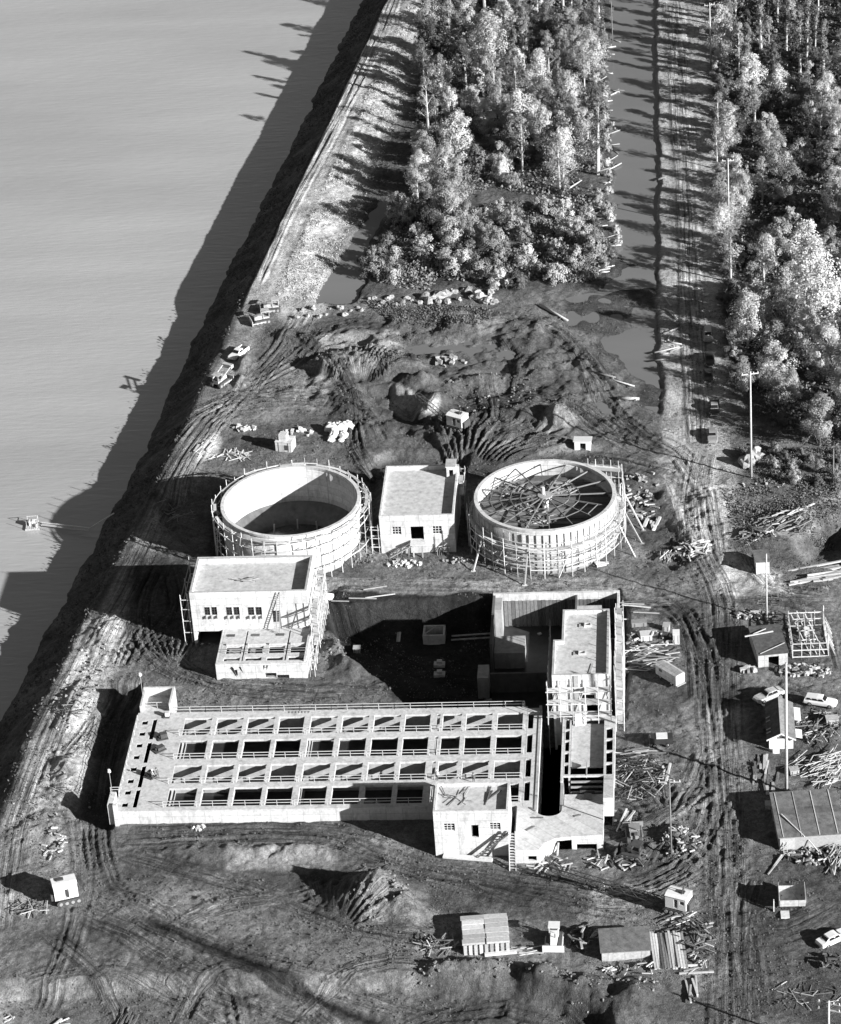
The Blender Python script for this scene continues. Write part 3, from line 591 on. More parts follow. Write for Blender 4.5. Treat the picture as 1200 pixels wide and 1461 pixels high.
# corner boxes
nb = MB(); nb.box(-43.2, -42.85, -5.45, -1.0, 0, 3.6); nb.box(-38.6, -38.25, -5.45, -1.0, 0, 4.0); nb.box(-43.2, -38.25, -.99, -.64, 0, 4.0); nb.box(-42.84, -38.61, -5.47, -1.01, DZ-.5, DZ-.05)
nb.build('corner_box', 'concrete', bas)
railing(bas, (-42.7, -4.2, DZ), (-38.7, -4.2, DZ), 2)
nb = MB(); nb.box(-44.4, -43.52, -31.2, -27.9, 0, 3.6); nb.box(-43.49, -42.9, -31.7, -31.22, 0, 3.9); nb.build('corner_box', 'concrete', bas)
railing(bas, (-44.3, -28.0, 3.6), (-43.0, -28.0, 3.6), 1, 0.9)
for lx, ly, lz in ((-43.0, -3.0, 3.6), (-44.0, -28.6, 3.6)):
    lp = pole('lamp_post', bas, (lx, ly, DZ), (lx, ly, lz+4.2), .1, 'grey_metal')
    m = MB(); m.cyl((lx, ly, lz+4.1), (lx, ly, lz+4.55), .28, .2, 8); m.build('lamp_head', 'white_paint', bas)
for k in range(7): bx('bracket', bas, 'grey_concrete', -19.8+k*.5, -19.6+k*.5, -6.3, -5.9, DZ, DZ+.1)
# stains where equipment stood, equipment is separate
local()
for i, (u, v, w_, d_, h_, lab) in enumerate(((238,1022,1.0,1.2,.8,'small pump crate on basin deck beside the stair corner'),(232,1053,1.6,1.4,.9,'dark pump set on basin end deck near the second cell row'),(227,1070,1.9,1.5,.6,'low dark machine on basin end deck near the middle cell rows'),(214,1108,1.4,1.6,.8,'dark machine on basin end deck near the third cell row'))):
    p = S(u, v, DZ); t = thing('pump_set', lab, 'pump', (p.x, p.y, DZ), R(20*i))
    bx('base_frame', t, 'dark_metal', -w_/2, w_/2, -d_/2, d_/2, 0, .15)
    MB().cyl((-w_*.35, 0, .15+h_*.35), (w_*.3, 0, .15+h_*.35), h_*.33, None, 10).build('motor', 'dark_paint', t)
    bx('housing', t, 'dark_metal' if i else 'pale_paint', -w_*.2, w_*.45, -d_*.3, d_*.3, .15, h_)

# ------------------------------------------------------------------ inlet channel and gate chamber at the basin's right end
ch = thing('inlet_channel', 'white concrete channel with deep dark slot rounded at its near end', 'channel', (21, -20, 0)); world_of(ch)
m = MB().plate((17.08, -31.2, DZ-.35), (1,0,0), (0,1,0), 1.75, 25.2, .35, [(.12, .95, a+31.2, b+31.2) for a, b in ((-30.0,-25.2),(-24.0,-19.4),(-17.8,-13.0),(-11.5,-7.4))]); m.build('side_deck', 'deck_concrete', ch)
bx('channel_wall', ch, 'concrete', 18.84, 19.25, -32.4, -5.5, -5, DZ+.12)
bx('channel_wall', ch, 'concrete', 22.5, 22.85, -25.5, -8.6, -5, DZ+.08)
bx('channel_wall', ch, 'grey_concrete', 22.55, 23.0, -32.4, -25.52, -5, DZ-.1)
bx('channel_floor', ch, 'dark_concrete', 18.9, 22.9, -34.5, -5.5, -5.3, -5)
arc = [(21.0+1.85*math.cos(a), -32.4+1.5*math.sin(a)) for a in np.linspace(math.pi, 2*math.pi, 17)]
apron = [(16.3, -31.25)]+[(19.15, -31.25)]+arc+[(22.85, -31.25), (28.95, -31.25), (28.95, -38.6), (24.4, -38.9), (22.2, -39.2), (20.6, -40.4), (19.8, -42.0), (16.3, -42.0)]
MB().prism(apron[::-1], DZ-.6, DZ).build('apron_deck', 'concrete', ch)
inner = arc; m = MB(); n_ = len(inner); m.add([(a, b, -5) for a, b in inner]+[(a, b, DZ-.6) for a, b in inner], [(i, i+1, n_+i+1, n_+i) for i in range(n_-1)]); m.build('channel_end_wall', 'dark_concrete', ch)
fr = [(16.3, -42.0), (19.8, -42.0), (20.6, -40.4), (22.2, -39.2)]
m = MB(); m.plate((16.3, -41.65, -1.2), (1,0,0), (0,0,1), 3.5, 3.0, .35, [(1.3, 3.1, .6, 1.15), (1.9, 3.1, 1.7, 2.5)])
for k in range(1, len(fr)-1):
    (ax, ay), (bx_, by) = fr[k], fr[k+1]; m.add([(ax, ay, -1.2), (bx_, by, .4), (bx_, by, DZ-.6), (ax, ay, DZ-.6)], [(0,1,2,3)])
m.build('front_wall', 'concrete', ch)
MB().plate((24.4, -38.55, -1.2), (1,0,0), (0,0,1), 4.55, 3.0, .35, [(.7, 3.6, .5, 2.2)]).build('front_wall', 'concrete', ch)
bx('sill', ch, 'concrete', 24.3, 29.0, -39.6, -38.92, -1.4, -.6); bx('end_wall', ch, 'concrete', 28.6, 28.95, -38.5, -31.3, -1.2, DZ-.6); bx('end_wall', ch, 'concrete', 16.3, 16.6, -41.6, -31.3, -1.2, DZ-.6)
bx('end_wall', ch, 'grey_concrete', 24.4, 24.7, -38.5, -33, -1.2, DZ-.6)
for k in range(2): bar('timber_prop', ch, (20.9+k*1.3, -40.6, -.9), (21.2+k*1.3, -39.4, 1.7), .22, .22, 'timber')
bx('expansion_joint', ch, 'dark_metal', 16.28-.12, 16.28, -42.02, -31.3, -1.2, DZ+.015)
gc = thing('gate_chamber', 'concrete gate chamber beside the channel, grey floor slab and dark slots', 'chamber', (26.5, -16, 0)); world_of(gc)
MB().plate((22.9, -24.0, DZ-.3), (1,0,0), (0,1,0), 7.6, 15.5, .3, [(.1, .72, a, a+2.5) for a in (.4, 3.4, 6.4, 9.3, 12.2)]+[(6.3, 7.25, a, a+2.7) for a in (.3, 3.4, 6.5, 9.6)]+[(.95, 5.95, 0.35, 14.8)]).build('deck', 'deck_concrete', gc)
bx('floor_slab', gc, 'roof_concrete', 23.87, 28.85, -20.4, -9.2, 1.2, 1.5)
bx('outer_wall', gc, 'concrete', 30.15, 30.5, -24, -8.5, -3, DZ-.3); bx('outer_wall', gc, 'grey_concrete', 29.0, 29.2, -24, -8.5, -3, DZ-.3); bx('outer_wall', gc, 'grey_concrete', 23.62, 23.8, -24, -8.5, -3, DZ-.3)
m = MB(); m.prismx([(-30.9, 0), (-24.0, 0), (-24.0, DZ), (-30.9, DZ+.9)], 28.9, 30.4); m.build('parapet', 'concrete', gc)
for k in range(3): bx('screen_bar', gc, 'grey_concrete', 24.0, 28.7, -24.6-.9*k, -24.35-.9*k, 1.5-.3*k, 1.75-.3*k)
bx('mid_post', gc, 'grey_concrete', 26.25, 26.4, -23.9, -20.5, 1.9, DZ+.05)
bx('sluice_frame', gc, 'dark_metal', 25.4, 27.6, -27.2, -26.9, .2, 1.9); bx('sluice_plate', gc, 'grey_concrete', 26.0, 27.1, -28.9, -27.3, 1.55, 1.65)
bx('step', gc, 'concrete', 23.1, 28.85, -29.4, -27.4, -.5, 1.5); bx('step', gc, 'concrete', 23.1, 28.85, -31.2, -29.42, -.5, 1.9)
local()
p = S(828, 1035, 1.5)
t = thing('form_panel', 'ribbed form panel leaning in the gate chamber under the scaffold', 'panel', (p.x, p.y, 1.5), R(8))
bx('sheet', t, 'pale_timber', -.8, .8, -.06, .06, 0, 2.2)
for k in range(3): bx('rib', t, 'timber', -.75, .75, -.14, -.06, .4+.6*k, .52+.6*k)

# ------------------------------------------------------------------ small white house on the basin's front edge
ho = thing('pump_house', 'small white flat-roofed pump house with two windows at the basin front', 'building', (10.2, -36.4, 0)); world_of(ho)
fy = -40.05
o1 = opening(633,1175,648.5,1185.5,fy); o2 = opening(698.5,1174,713.8,1184,fy); od = opening(672.5,1177,682.5,1195,fy)
shell(ho, 4.75, 15.6, fy, -32.9, -0.6, 8.0, 7.35, [o1, o2, od])
window(ho, *o1[:2], *o1[2:], fy, 3, 3, 'white_paint'); window(ho, *o2[:2], *o2[2:], fy, 3, 3, 'white_paint')
bx('door_leaf', ho, 'dark_timber', od[0]+.05, od[0]+.12, fy+.36, fy+1.2, od[2]+.05, od[3]-.05)
local()
t = thing('timber_stair', 'steep wooden stair leading down from the white pump house corner', 'stair', tuple(S(733, 1243)[:2])+(gz(*S(733,1243)[:2]),)); world_of(t)
b0 = Vector((16.0, -43.6, gz(16.0, -43.6))); t1 = Vector((16.0, -40.9, 5.0))
for dx in (-.45, .45): bar('stringer', t, b0+Vector((dx,0,0)), t1+Vector((dx,0,0)), .12, .25, 'pale_timber')
for k in range(1, 14): c = b0.lerp(t1, k/14); bar('tread', t, c-Vector((.45,0,0)), c+Vector((.45,0,0)), .28, .06, 'pale_timber')
b1 = Vector((10.6, -40.75, 0.4)); e1 = Vector((15.5, -40.75, 4.7))
for dx in (0, .5): bar('stringer', t, b1+Vector((0,-dx,0)), e1+Vector((0,-dx,0)), .1, .2, 'dark_timber')
for k in range(1, 12): c = b1.lerp(e1, k/12); bar('tread', t, c, c-Vector((0,.5,0)), .25, .06, 'timber')
local()
rr = random.Random(3)
def jumble(label, cat, u, v, z, n, L, W, T, mats, rad, ang=None, jit=180, name='lumber_pile', piece='plank', stack=0.06, group=None, rady=None, base=None):
    p = S(u, v, z); zb = (base if base is not None else gz(p.x, p.y)); t = thing(name, label, cat, (p.x, p.y, zb), 0, group)
    ry_ = rady or rad
    if n > 8: n = int(n*1.5); W *= .68; T *= .7; stack *= .7
    for k in range(n):
        a = R((ang if ang is not None else rr.uniform(0, 180))+rr.uniform(-jit, jit)); l = L*rr.uniform(.35, 1.15); r = math.sqrt(rr.random()); th = rr.uniform(0, 6.28)
        c = Vector((rad*r*math.cos(th), ry_*r*math.sin(th), 0)); dd = Vector((math.cos(a), math.sin(a), rr.uniform(-.06, .06)))*l/2
        h = T/2+stack*k*(1-r*.6)+ (0 if base is not None else gz(p.x+c.x, p.y+c.y)-zb) + abs(dd.z)*.5
        a_, b_ = c-dd, c+dd; a_.z += h; b_.z += h
        (pole if piece in ('log', 'pole', 'pipe') else (lambda nm, q, x, y, w, mt: bar(nm, q, x, y, w, T, mt)))(piece, t, a_, b_, W*rr.uniform(.5, 1.2), rr.choice(mats))
    return t
jumble('jumble of boards and offcuts on the pump house roof', 'lumber', 650, 1135, 7.35, 9, 2.4, .2, .08, ['timber','dark_timber'], 2.2, base=7.35)
jumble('few dark boards lying across the right of the pump house roof', 'lumber', 700, 1137, 7.35, 4, 4.0, .25, .1, ['timber','dark_timber'], .6, ang=75, jit=25, base=7.35)
t = thing('plank', 'long pale timber lying before the pump house wall', 'plank', tuple(S(668,1226)[:2])+(gz(*S(668,1226)[:2])+.3,)); bar('board', t, (-3.6,.35,.1), (3.6,-.8,.15), .9, .25, 'pale_timber')
for i, (u, v, l_) in enumerate(((767,1167,1.7),(757,1182,1.5),(824,1164,1.0),(760,1155,1.2))):
    p = S(u, v, DZ); t = thing('plank', ('dark board beside the channel end on the apron','short dark board leaning near the apron openings','small dark scrap at the right of the apron','small dark board by the joint on the apron')[i], 'plank', (p.x, p.y, DZ), R((0,40,20,-45)[i])); bar('board', t, (-l_/2,0,.06), (l_/2,0,.06), .3, .1, 'dark_timber')

# ------------------------------------------------------------------ scaffolding
def scaffold(label, p0, p1, depth, levels, step, z0=None, top=1.2, mat='pale_timber', planks=True, braces=True, group=None, d=.12):
    p0 = Vector((*p0, 0)); p1 = Vector((*p1, 0)); L = (p1-p0).length; e = (p1-p0)/L; nrm = Vector((e.y, -e.x, 0)); n = max(1, round(L/step)); rnd = random.Random(label)
    base = z0 if z0 is not None else gz(p0.x, p0.y); t = thing('scaffolding', label, 'scaffolding', (p0.x, p0.y, base), 0, group); world_of(t)
    pts = []
    for i in range(n+1):
        for k in ((0, 1) if depth else (0,)):
            c = p0+e*(L*i/n)+nrm*(depth*k); b = z0 if z0 is not None else gz(c.x, c.y)
            tl = Vector((rnd.uniform(-.08,.08), rnd.uniform(-.08,.08), 0)); pole('post', t, (c.x, c.y, b-.1), (c.x+tl.x, c.y+tl.y, levels[-1]+top*rnd.uniform(.6, 1.3)), d, mat); pts.append(c)
    for z in levels:
        for i in range(n):
            for k in ((0, 1) if depth else (0,)):
                c = p0+e*(L*i/n)+nrm*(depth*k); q = p0+e*(L*(i+1)/n)+nrm*(depth*k); dz = rnd.uniform(-.08, .08)
                bar('ledger', t, (c.x-e.x*.2, c.y-e.y*.2, z+dz), (q.x+e.x*.2, q.y+e.y*.2, z+rnd.uniform(-.08,.08)), .1, .14, mat)
            if planks and depth and rnd.random() < .85:
                c = p0+e*(L*i/n)+nrm*(depth*.5); q = p0+e*(L*(i+1)/n)+nrm*(depth*.5)
                bar('deck_plank', t, (c.x, c.y, z+.16), (q.x, q.y, z+.16), depth*.7, .06, mat)
        if depth:
            for i in range(n+1):
                c = p0+e*(L*i/n); bar('putlog', t, (c.x, c.y, z), (c.x+nrm.x*(depth+.3), c.y+nrm.y*(depth+.3), z), .1, .1, mat)
    if braces:
        for i in range(0, n, 2):
            k = depth; c = p0+e*(L*i/n)+nrm*k; q = p0+e*(L*(i+1)/n)+nrm*k; lo = z0 if z0 is not None else gz(c.x, c.y)
            bar('brace', t, (c.x, c.y, lo+.2), (q.x, q.y, levels[-1]), .08, .1, mat)
    local(); return t

# ------------------------------------------------------------------ control building at the right, walled enclosure behind it
cb = thing('control_building', 'tall white block with notched flat roof behind scaffolding at the channel head', 'building', (25.5, 0, 0)); world_of(cb)
t_ = .35
fo = [opening(828,991,848,998,-8.4)]; fo += [(26.2, 27.9, 2.9, 4.4)]
MB().plate((21.1, -8.05, 2.0), (1,0,0), (0,0,1), 8.6, 8.0, t_, [(a-21.1, b-21.1, c-2.0, d-2.0) for a, b, c, d in fo]).build('front_wall', 'concrete', cb)
bx('left_wall', cb, 'concrete', 21.1, 21.45, -8.05, 1.4, -4, 10.0); bx('right_wall', cb, 'concrete', 29.35, 29.7, -8.05, 9.65, -4, 10.0)
bx('notch_wall', cb, 'concrete', 21.45, 22.75, 1.05, 1.4, -4, 10.0); bx('left_wall', cb, 'concrete', 22.4, 22.75, 1.4, 9.65, -4, 10.0); bx('rear_wall', cb, 'concrete', 22.4, 29.7, 9.65, 10.0, -4, 10.0)
m = MB(); m.box(21.45, 29.35, -8.05, 1.05, 9.0, 9.3); m.box(22.75, 29.35, 1.05, 9.65, 9.0, 9.298); m.build('roof', 'roof_concrete', cb)
bx('front_sill', cb, 'grey_concrete', 21.4, 29.4, -8.3, -7.9, -3, 1.99); bx('pilaster', cb, 'grey_concrete', 24.4, 25.1, -8.52, -8.41, 2.0, 9.8)
for (u, v) in ((830,933),(838,893)):
    p = S(u, v, 9.3); h = MB(); h.plate((p.x-.5, p.y-.4, 9.3), (1,0,0), (0,1,0), 1.1, .9, .35, [(.15,.95,.15,.75)]); h.build('roof_hatch', 'roof_concrete', cb)
    bx('hatch_cover', cb, 'grey_concrete', p.x-1.3, p.x-.6, p.y-.4, p.y+.5, 9.3, 9.42)
bar('roof_plank', cb, (26.7, -7.6, 9.36), (27.2, -4.5, 9.36), .35, .06, 'pale_timber')
local()
scaffold('pale timber scaffold across the front of the tall notched white building', (20.3, -9.9), (29.9, -9.9), -1.2, [3.4, 5.6, 7.8], 1.9, 2.0, 1.6)
scaffold('tall pale timber scaffold up the right wall of the notched building', (31.8, -9.2), (31.8, 10.5), -1.2, [1.5, 3.6, 5.7, 7.8, 9.6], 1.9, None, 1.4)
scaffold('dark timber scaffold against the shaded left wall of the notched building', (20.3, -8.0), (20.3, 9.0), 0, [0, 2.6, 5.2, 7.6], 2.6, None, 1.0, 'timber', False)
en = thing('walled_enclosure', 'roofless concrete basement with bright rear wall beside the notched building', 'enclosure', (15, 20, -5)); world_of(en)
bx('rear_wall', en, 'concrete', 10.2, 30.9, 29.0, 29.5, -6, 1.1); bx('left_wall', en, 'dark_concrete', 10.2, 10.6, 14.5, 28.99, -6, .9); bx('right_wall', en, 'concrete', 30.5, 30.88, -4.0, 28.99, -6, 1.0)  # left wall coloured dark, like the partition, to paint in basement shade
for k in range(32): bx('form_board', en, 'dark_timber', 10.65+.62*k, 11.2+.62*k, 28.9-.03*(k % 3), 28.985, -5.2, -.15-.05*(k % 2))
bx('floor', en, 'basement_shade', 10.6, 30.5, 1.0, 29.0, -5.4, -5.2); bx('partition', en, 'dark_concrete', 23.7, 24.0, 22.5, 28.98, -5.2, .7); bx('partition', en, 'grey_concrete', 24.0, 28.0, 25.6, 25.85, -5.2, .6)  # near-black floor colour stands in for shade in the basement
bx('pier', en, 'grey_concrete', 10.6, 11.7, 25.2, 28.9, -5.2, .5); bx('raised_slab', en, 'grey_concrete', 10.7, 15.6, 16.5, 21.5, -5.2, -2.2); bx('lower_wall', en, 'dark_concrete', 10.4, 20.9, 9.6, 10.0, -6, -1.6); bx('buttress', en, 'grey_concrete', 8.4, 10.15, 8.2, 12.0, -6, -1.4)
local()
for i, (u, v, a, w_) in enumerate(((775,878,5,2.0),(770,905,30,.6),(751,877,90,1.2),(790,858,0,1.4))):
    p = S(u, v, -5.2); t = thing('plank_bundle', ('short pale plank bundle on the enclosure floor','tiny pale offcut on the enclosure floor','upright pale board near the raised slab in the enclosure','pale panel near the enclosure rear wall')[i], 'lumber', (p.x, p.y, -5.2), R(a))
    for k in range(3): bar('plank', t, (-w_/2, -.2+.2*k, .1), (w_/2, -.2+.2*k, .1), .18, .15, 'pale_timber')

# ------------------------------------------------------------------ filter house at the left with open cells in front
fh = thing('filter_house', 'large white flat-roofed house with three windows and roof parapet, left of the yard', 'building', (-28, 22, 0)); world_of(fh)
fy = 17.2
ws = [opening(u0, 866, u1, 878, fy) for u0, u1 in ((291.5,309),(322.5,341),(353.5,373))]; dr = opening(389, 871, 398, 888, fy); uc = (-37.2, -33.2, 0.1, 2.6)
shell(fh, -37.7, -18.7, fy, 27.9, -0.6, 10.0, 9.0, ws+[dr, uc], .4)
for o in ws:
    xm = (o[0]+o[1])/2; window(fh, o[0], xm-.12, o[2], o[3], fy, 2, 3, 'dark_metal'); window(fh, xm+.12, o[1], o[2], o[3], fy, 2, 3, 'dark_metal'); bx('mullion', fh, 'concrete', xm-.12, xm+.12, fy+.05, fy+.3, o[2], o[3])
    for k in range(3): c = o[0]+.1+(o[1]-o[0]-.25)*k/2; bx('sill_bracket', fh, 'dark_timber', c, c+.12, fy-.35, fy-.002, o[2]-.55, o[2]-.02)
window(fh, dr[0], dr[1], dr[2], dr[3], fy, 2, 4, 'dark_metal'); bx('string_course', fh, 'concrete', -33, -18.72, fy-.06, fy-.004, 3.1, 3.3)
bx('rear_wall_cap', fh, 'concrete', -37.7, -18.7, 27.92, 28.1, 8.5, 10.05)
local()
t = thing('ladder', 'long ladder leaning on the wall between window and door of the filter house', 'ladder', (-23.5, 15.4, 2.9)); world_of(t); ladder(t, (-24.0, 15.6, 3.0), (-23.6, 17.1, 9.8), (.55,0,0), 20, 'timber', 'ladder_frame'); local()
p = S(350, 828, 9.0)
jumble('loose boards crossed on the filter house roof', 'lumber', 352, 829, 9.0, 7, 4.2, .16, .08, ['timber','dark_timber'], 1.2, ang=5, jit=22, base=9.0, rady=.5)
scaffold('narrow pale scaffold tower against the left wall of the filter house', (-39.3, 17.6), (-39.3, 28.5), 1.2, [2.2, 4.4, 6.6, 8.4], 5.4, None, 1.2, planks=False, braces=False)
scaffold('dense pale scaffold up the right wall of the filter house', (-16.9, 14.0), (-16.9, 27.6), -1.2, [1.8, 3.6, 5.4, 7.2], 1.8, None, 1.2)
fc = thing('filter_cells', 'low concrete block of open filter cells before the large filter house', 'basin', (-25.6, 12, 0)); world_of(fc)
X0, X1, Y0, Y1, ZT = -32.9, -18.4, 7.0, 17.16, 2.9
MB().plate((X0, Y0+.4, -.8), (1,0,0), (0,0,1), X1-X0, ZT+.8-.02, .4, [(7.8, 9.6, .9, 1.9), (9.61, 11.6, .7, 1.5), (2.9, 3.4, 1.5, 2.6)]).build('front_wall', 'concrete', fc)
bx('left_wall', fc, 'concrete', X0, X0+.4, Y0+.41, Y1, -.8, ZT-.02); bx('right_wall', fc, 'concrete', X1-.4, X1, Y0+.41, Y1, -.8, ZT+.4)
bx('cell_floor', fc, 'grey_concrete', X0+.4, X1-.4, Y0+.4, Y1, -.8, -.5)
hs = []
for k in range(4):
    a = .75+3.45*k; hs += [(a, a+2.6, .5, 1.5), (a+.1, a+2.6, 2.6, 4.7)]
hs += [(3.62, 3.86, .4, 9.2), (10.5, 10.75, .4, 9.2)]
MB().plate((X0+.4, Y0+.42, ZT-.3), (1,0,0), (0,1,0), X1-X0-.8, Y1-Y0-.43, .3, hs).build('top_slab', 'deck_concrete', fc)
for k in range(4):
    a = X0+.4+.85+3.45*k
    railing(fc, (a, Y0+.42+2.5, ZT), (a+2.6, Y0+.42+2.5, ZT), 1, .95, 'grey_metal')
    bx('curb', fc, 'deck_concrete', a-.1, a+2.7, Y0+5.3, Y0+5.6, ZT+.002, ZT+.25)
for k in range(3): bx('debris_board', fc, 'dark_timber', X0+1+4*k, X0+2.2+4*k, Y1-2.2, Y1-1.6, ZT+.002, ZT+.12)
local()
scaffold('short pale props along the right side of the filter cells', (-17.2, 7.4), (-17.2, 13), -.8, [1.4, 2.8], 1.9, None, .4, braces=False, planks=False)
jumble('tangle of dark props and boards before the filter cells', 'lumber', 355, 962, 0, 14, 2.4, .14, .1, ['timber','dark_timber','pale_timber'], 2.2, rady=.8, stack=.09)
for i, (u0, v0) in enumerate(((338,958),(350,957),(372,957))):
    p = S(u0, v0+9); t = thing('leaning_frame', ('dark shutter leaning at the left of the filter cells front','dark plank prop leaning at the filter cells front','ladder leaning near the middle of the filter cells front')[i], 'prop', (p.x, p.y, gz(p.x, p.y))); world_of(t)
    z = t.location.z
    if i < 2: bar('board', t, (p.x, p.y, z), (p.x-.5, 6.9, 2.4), .7-.3*i, .08, 'dark_timber'); bar('batten', t, (p.x+.1, p.y-.05, z+.4), (p.x-.35, 6.85, 2.3), .1, .1, 'timber')
    else: ladder(t, (p.x, p.y, z), (p.x+.9, 6.9, 2.6), (.5,0,0), 8, 'dark_timber', 'ladder_frame')
    local()

# ------------------------------------------------------------------ middle house between the tanks
mh = thing('sludge_house', 'white flat-roofed house with central door standing between the two round tanks', 'building', (-3, 52, 0)); world_of(mh)
fy = 44.3
o1 = opening(559.5,751.5,572,763,fy); o2 = opening(617,750.5,630,762,fy); od = opening(586,751,604,770,fy)
shell(mh, -9.3, 3.3, fy, 61.2, -1.2, 7.4, 6.6, [o1, o2, od])
window(mh, *o1, fy, 3, 3, 'white_paint'); window(mh, *o2, fy, 3, 3, 'white_paint')
hb = MB(); hb.plate((1.35, 58.3, 6.6), (1,0,0), (0,0,1), 1.55, 2.0, .25, [(.45, 1.15, 0, 1.5)]); hb.box(1.35, 2.9, 60.4, 60.65, 6.6, 8.6); hb.box(1.35, 1.6, 58.31, 60.39, 6.6, 8.6); hb.box(2.65, 2.9, 58.31, 60.39, 6.6, 8.6); hb.box(1.2, 3.0, 58.0, 60.8, 8.6, 8.75); hb.build('roof_stair_head', 'concrete', mh)
bx('porch_slab', mh, 'concrete', od[0]-.1, od[1]+.3, fy-1.6, fy-.002, od[2]-.3, od[2]-.05)
for k in range(2): bx('porch_leg', mh, 'timber', od[0]+.3+1.5*k, od[0]+.5+1.5*k, fy-1.5, fy-1.3, -.6, od[2]-.31)
local()
t = thing('timber_ramp', 'dark trestle ramp rising to the door of the middle house', 'ramp', (-6, 43.2, 0)); world_of(t)
for dy in (0, 1.0):
    bar('ramp_plank', t, (-7.9, 43.8-dy, .1), (-4.3, 43.8-dy, 2.2), .5, .1, 'timber')
    for k in range(5): x = -7.2+.65*k; bar('trestle_leg', t, (x, 43.7-dy, -.2), (x+.1, 43.7-dy, .5+.38*k), .12, .12, 'dark_timber')
local()
scaffold('small pale scaffold frame at the left corner of the middle house', (-10.8, 44.0), (-9.6, 44.0), -1.0, [1.5, 3.2, 4.9], 1.2, None, 1.0, planks=False, braces=False)
scaffold('pale hoist frame at the right rear wall of the middle house', (4.4, 55.5), (4.4, 60.5), -1.1, [4.5, 6.9], 2.4, None, .6)
t = thing('timber_grate', 'low slatted timber frame at the foot of the middle house', 'frame', (1.2, 43.2, gz(1.2, 43.2)))
for k in range(6): bar('slat', t, (-1.0+.36*k, 0, 0), (-1.0+.36*k, .7, 1.1), .12, .12, 'dark_timber')
bar('rail', t, (-1.2, .7, 1.1), (1.2, .7, 1.1), .1, .1, 'timber')
def blob_mesh(name, seed, mat, seg=9, ringn=6):
    rd_ = random.Random(seed); m = MB(); vs = [(0, 0, 1)]
    for j in range(1, ringn):
        for i in range(seg): a = 2*math.pi*i/seg; b = math.pi*j/ringn; k = rd_.uniform(.62, 1.12); vs.append((math.sin(b)*math.cos(a)*k, math.sin(b)*math.sin(a)*k, math.cos(b)*k))
    vs.append((0, 0, -1)); fs = [(0, 1+i, 1+(i+1) % seg) for i in range(seg)]
    for j in range(ringn-2):
        for i in range(seg): fs.append((1+j*seg+i, 1+(j+1)*seg+i, 1+(j+1)*seg+(i+1) % seg, 1+j*seg+(i+1) % seg))
    L = len(vs)-1; o = 1+(ringn-2)*seg; fs += [(L, o+(i+1) % seg, o+i) for i in range(seg)]
    return m.add(vs, fs).mesh(name, mat)
def rubble(label, u, v, n, rx, ry_, s, mat, name='rubble_pile', piece='block', cat='rubble', seed=1):
    rd_ = random.Random(seed); p = S(u, v); zb = gz(p.x, p.y); t = thing(name, label, cat, (p.x, p.y, zb))
    key = ('blk', mat)
    if key not in UNIT:
        m = MB(); q = random.Random(5)
        if mat == 'soil_clod': UNIT[key] = blob_mesh('clod', 77, mat, 7, 4)
        vs = [Vector((sx*.5, sy*.5, sz*.5)) for sx in (-1,1) for sy in (-1,1) for sz in (-1,1)]
        m.add([a*q.uniform(.75, 1.1) for a in vs], [(0,1,3,2),(4,6,7,5),(0,4,5,1),(2,3,7,6),(0,2,6,4),(1,5,7,3)]); UNIT[key] = UNIT.get(key) or m.mesh('block_'+mat, mat)
    for k in range(n):
        r = math.sqrt(rd_.random()); a = rd_.uniform(0, 6.28); x, y = rx*r*math.cos(a), ry_*r*math.sin(a); sz = s*rd_.uniform(.35, 1.1)*(.6 if mat == 'soil_clod' else .8)
        o = link(piece, UNIT[key], t); o.location = (x, y, gz(p.x+x, p.y+y)-zb+sz*.25+(1-r)*s*.6*rd_.random()); o.scale = (sz, sz*rd_.uniform(.6,1), sz*rd_.uniform(.5,.9)); o.rotation_euler = (rd_.uniform(-.4,.4), rd_.uniform(-.4,.4), rd_.uniform(0,3))
    return t
rubble('heap of white concrete blocks before the middle house ramp', 576, 806, 46, 2.9, 1.1, .75, 'concrete')
rubble('scatter of pale broken blocks at the right foot of the middle house', 648, 801, 26, 2.6, 1.0, .6, 'rock', seed=2)

# ------------------------------------------------------------------ round tanks
def tank(name, label, cx, cy, ro, h, wall, rim, mat='concrete'):
    t = thing(name, label, 'tank', (cx, cy, 0)); world_of(t)
    MB().ring(cx, cy, ro-wall, ro, -1.2, h-.4, 96).build('wall', mat, t, True)
    MB().ring(cx, cy, ro-wall-.05, ro+rim, h-.4, h, 96).build('rim', 'concrete', t)
    return t
t1k = tank('open_tank', 'open round concrete tank with deep shaded bowl, left of the middle house', -24.5, 48.5, 11.8, 8.4, .45, .1)
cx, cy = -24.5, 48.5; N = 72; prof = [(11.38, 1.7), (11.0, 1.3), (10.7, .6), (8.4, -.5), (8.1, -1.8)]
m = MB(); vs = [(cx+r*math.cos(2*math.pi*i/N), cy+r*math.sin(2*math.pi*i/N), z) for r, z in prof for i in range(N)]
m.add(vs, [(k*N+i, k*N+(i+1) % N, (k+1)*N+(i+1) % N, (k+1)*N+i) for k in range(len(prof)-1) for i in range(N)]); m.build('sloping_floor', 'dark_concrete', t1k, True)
MB().add([(cx+8.2*math.cos(2*math.pi*i/N), cy+8.2*math.sin(2*math.pi*i/N), -1.2) for i in range(N)], [tuple(range(N))]).build('sump_water', 'pit_shade_water', t1k)
for a in (60, 92, 130): bar('floor_strut', t1k, (cx+6.5*math.cos(R(a)), cy+6.5*math.sin(R(a)), -1.3), (cx+6.3*math.cos(R(a)), cy+6.3*math.sin(R(a))+.6, .6), .22, .22, 'grey_concrete')
m = MB(); m.box(cx+11.2, cx+12.4, cy-2.2, cy-1.9, 8.4, 8.5); m.build('rim_bracket', 'pale_timber', t1k)
local()
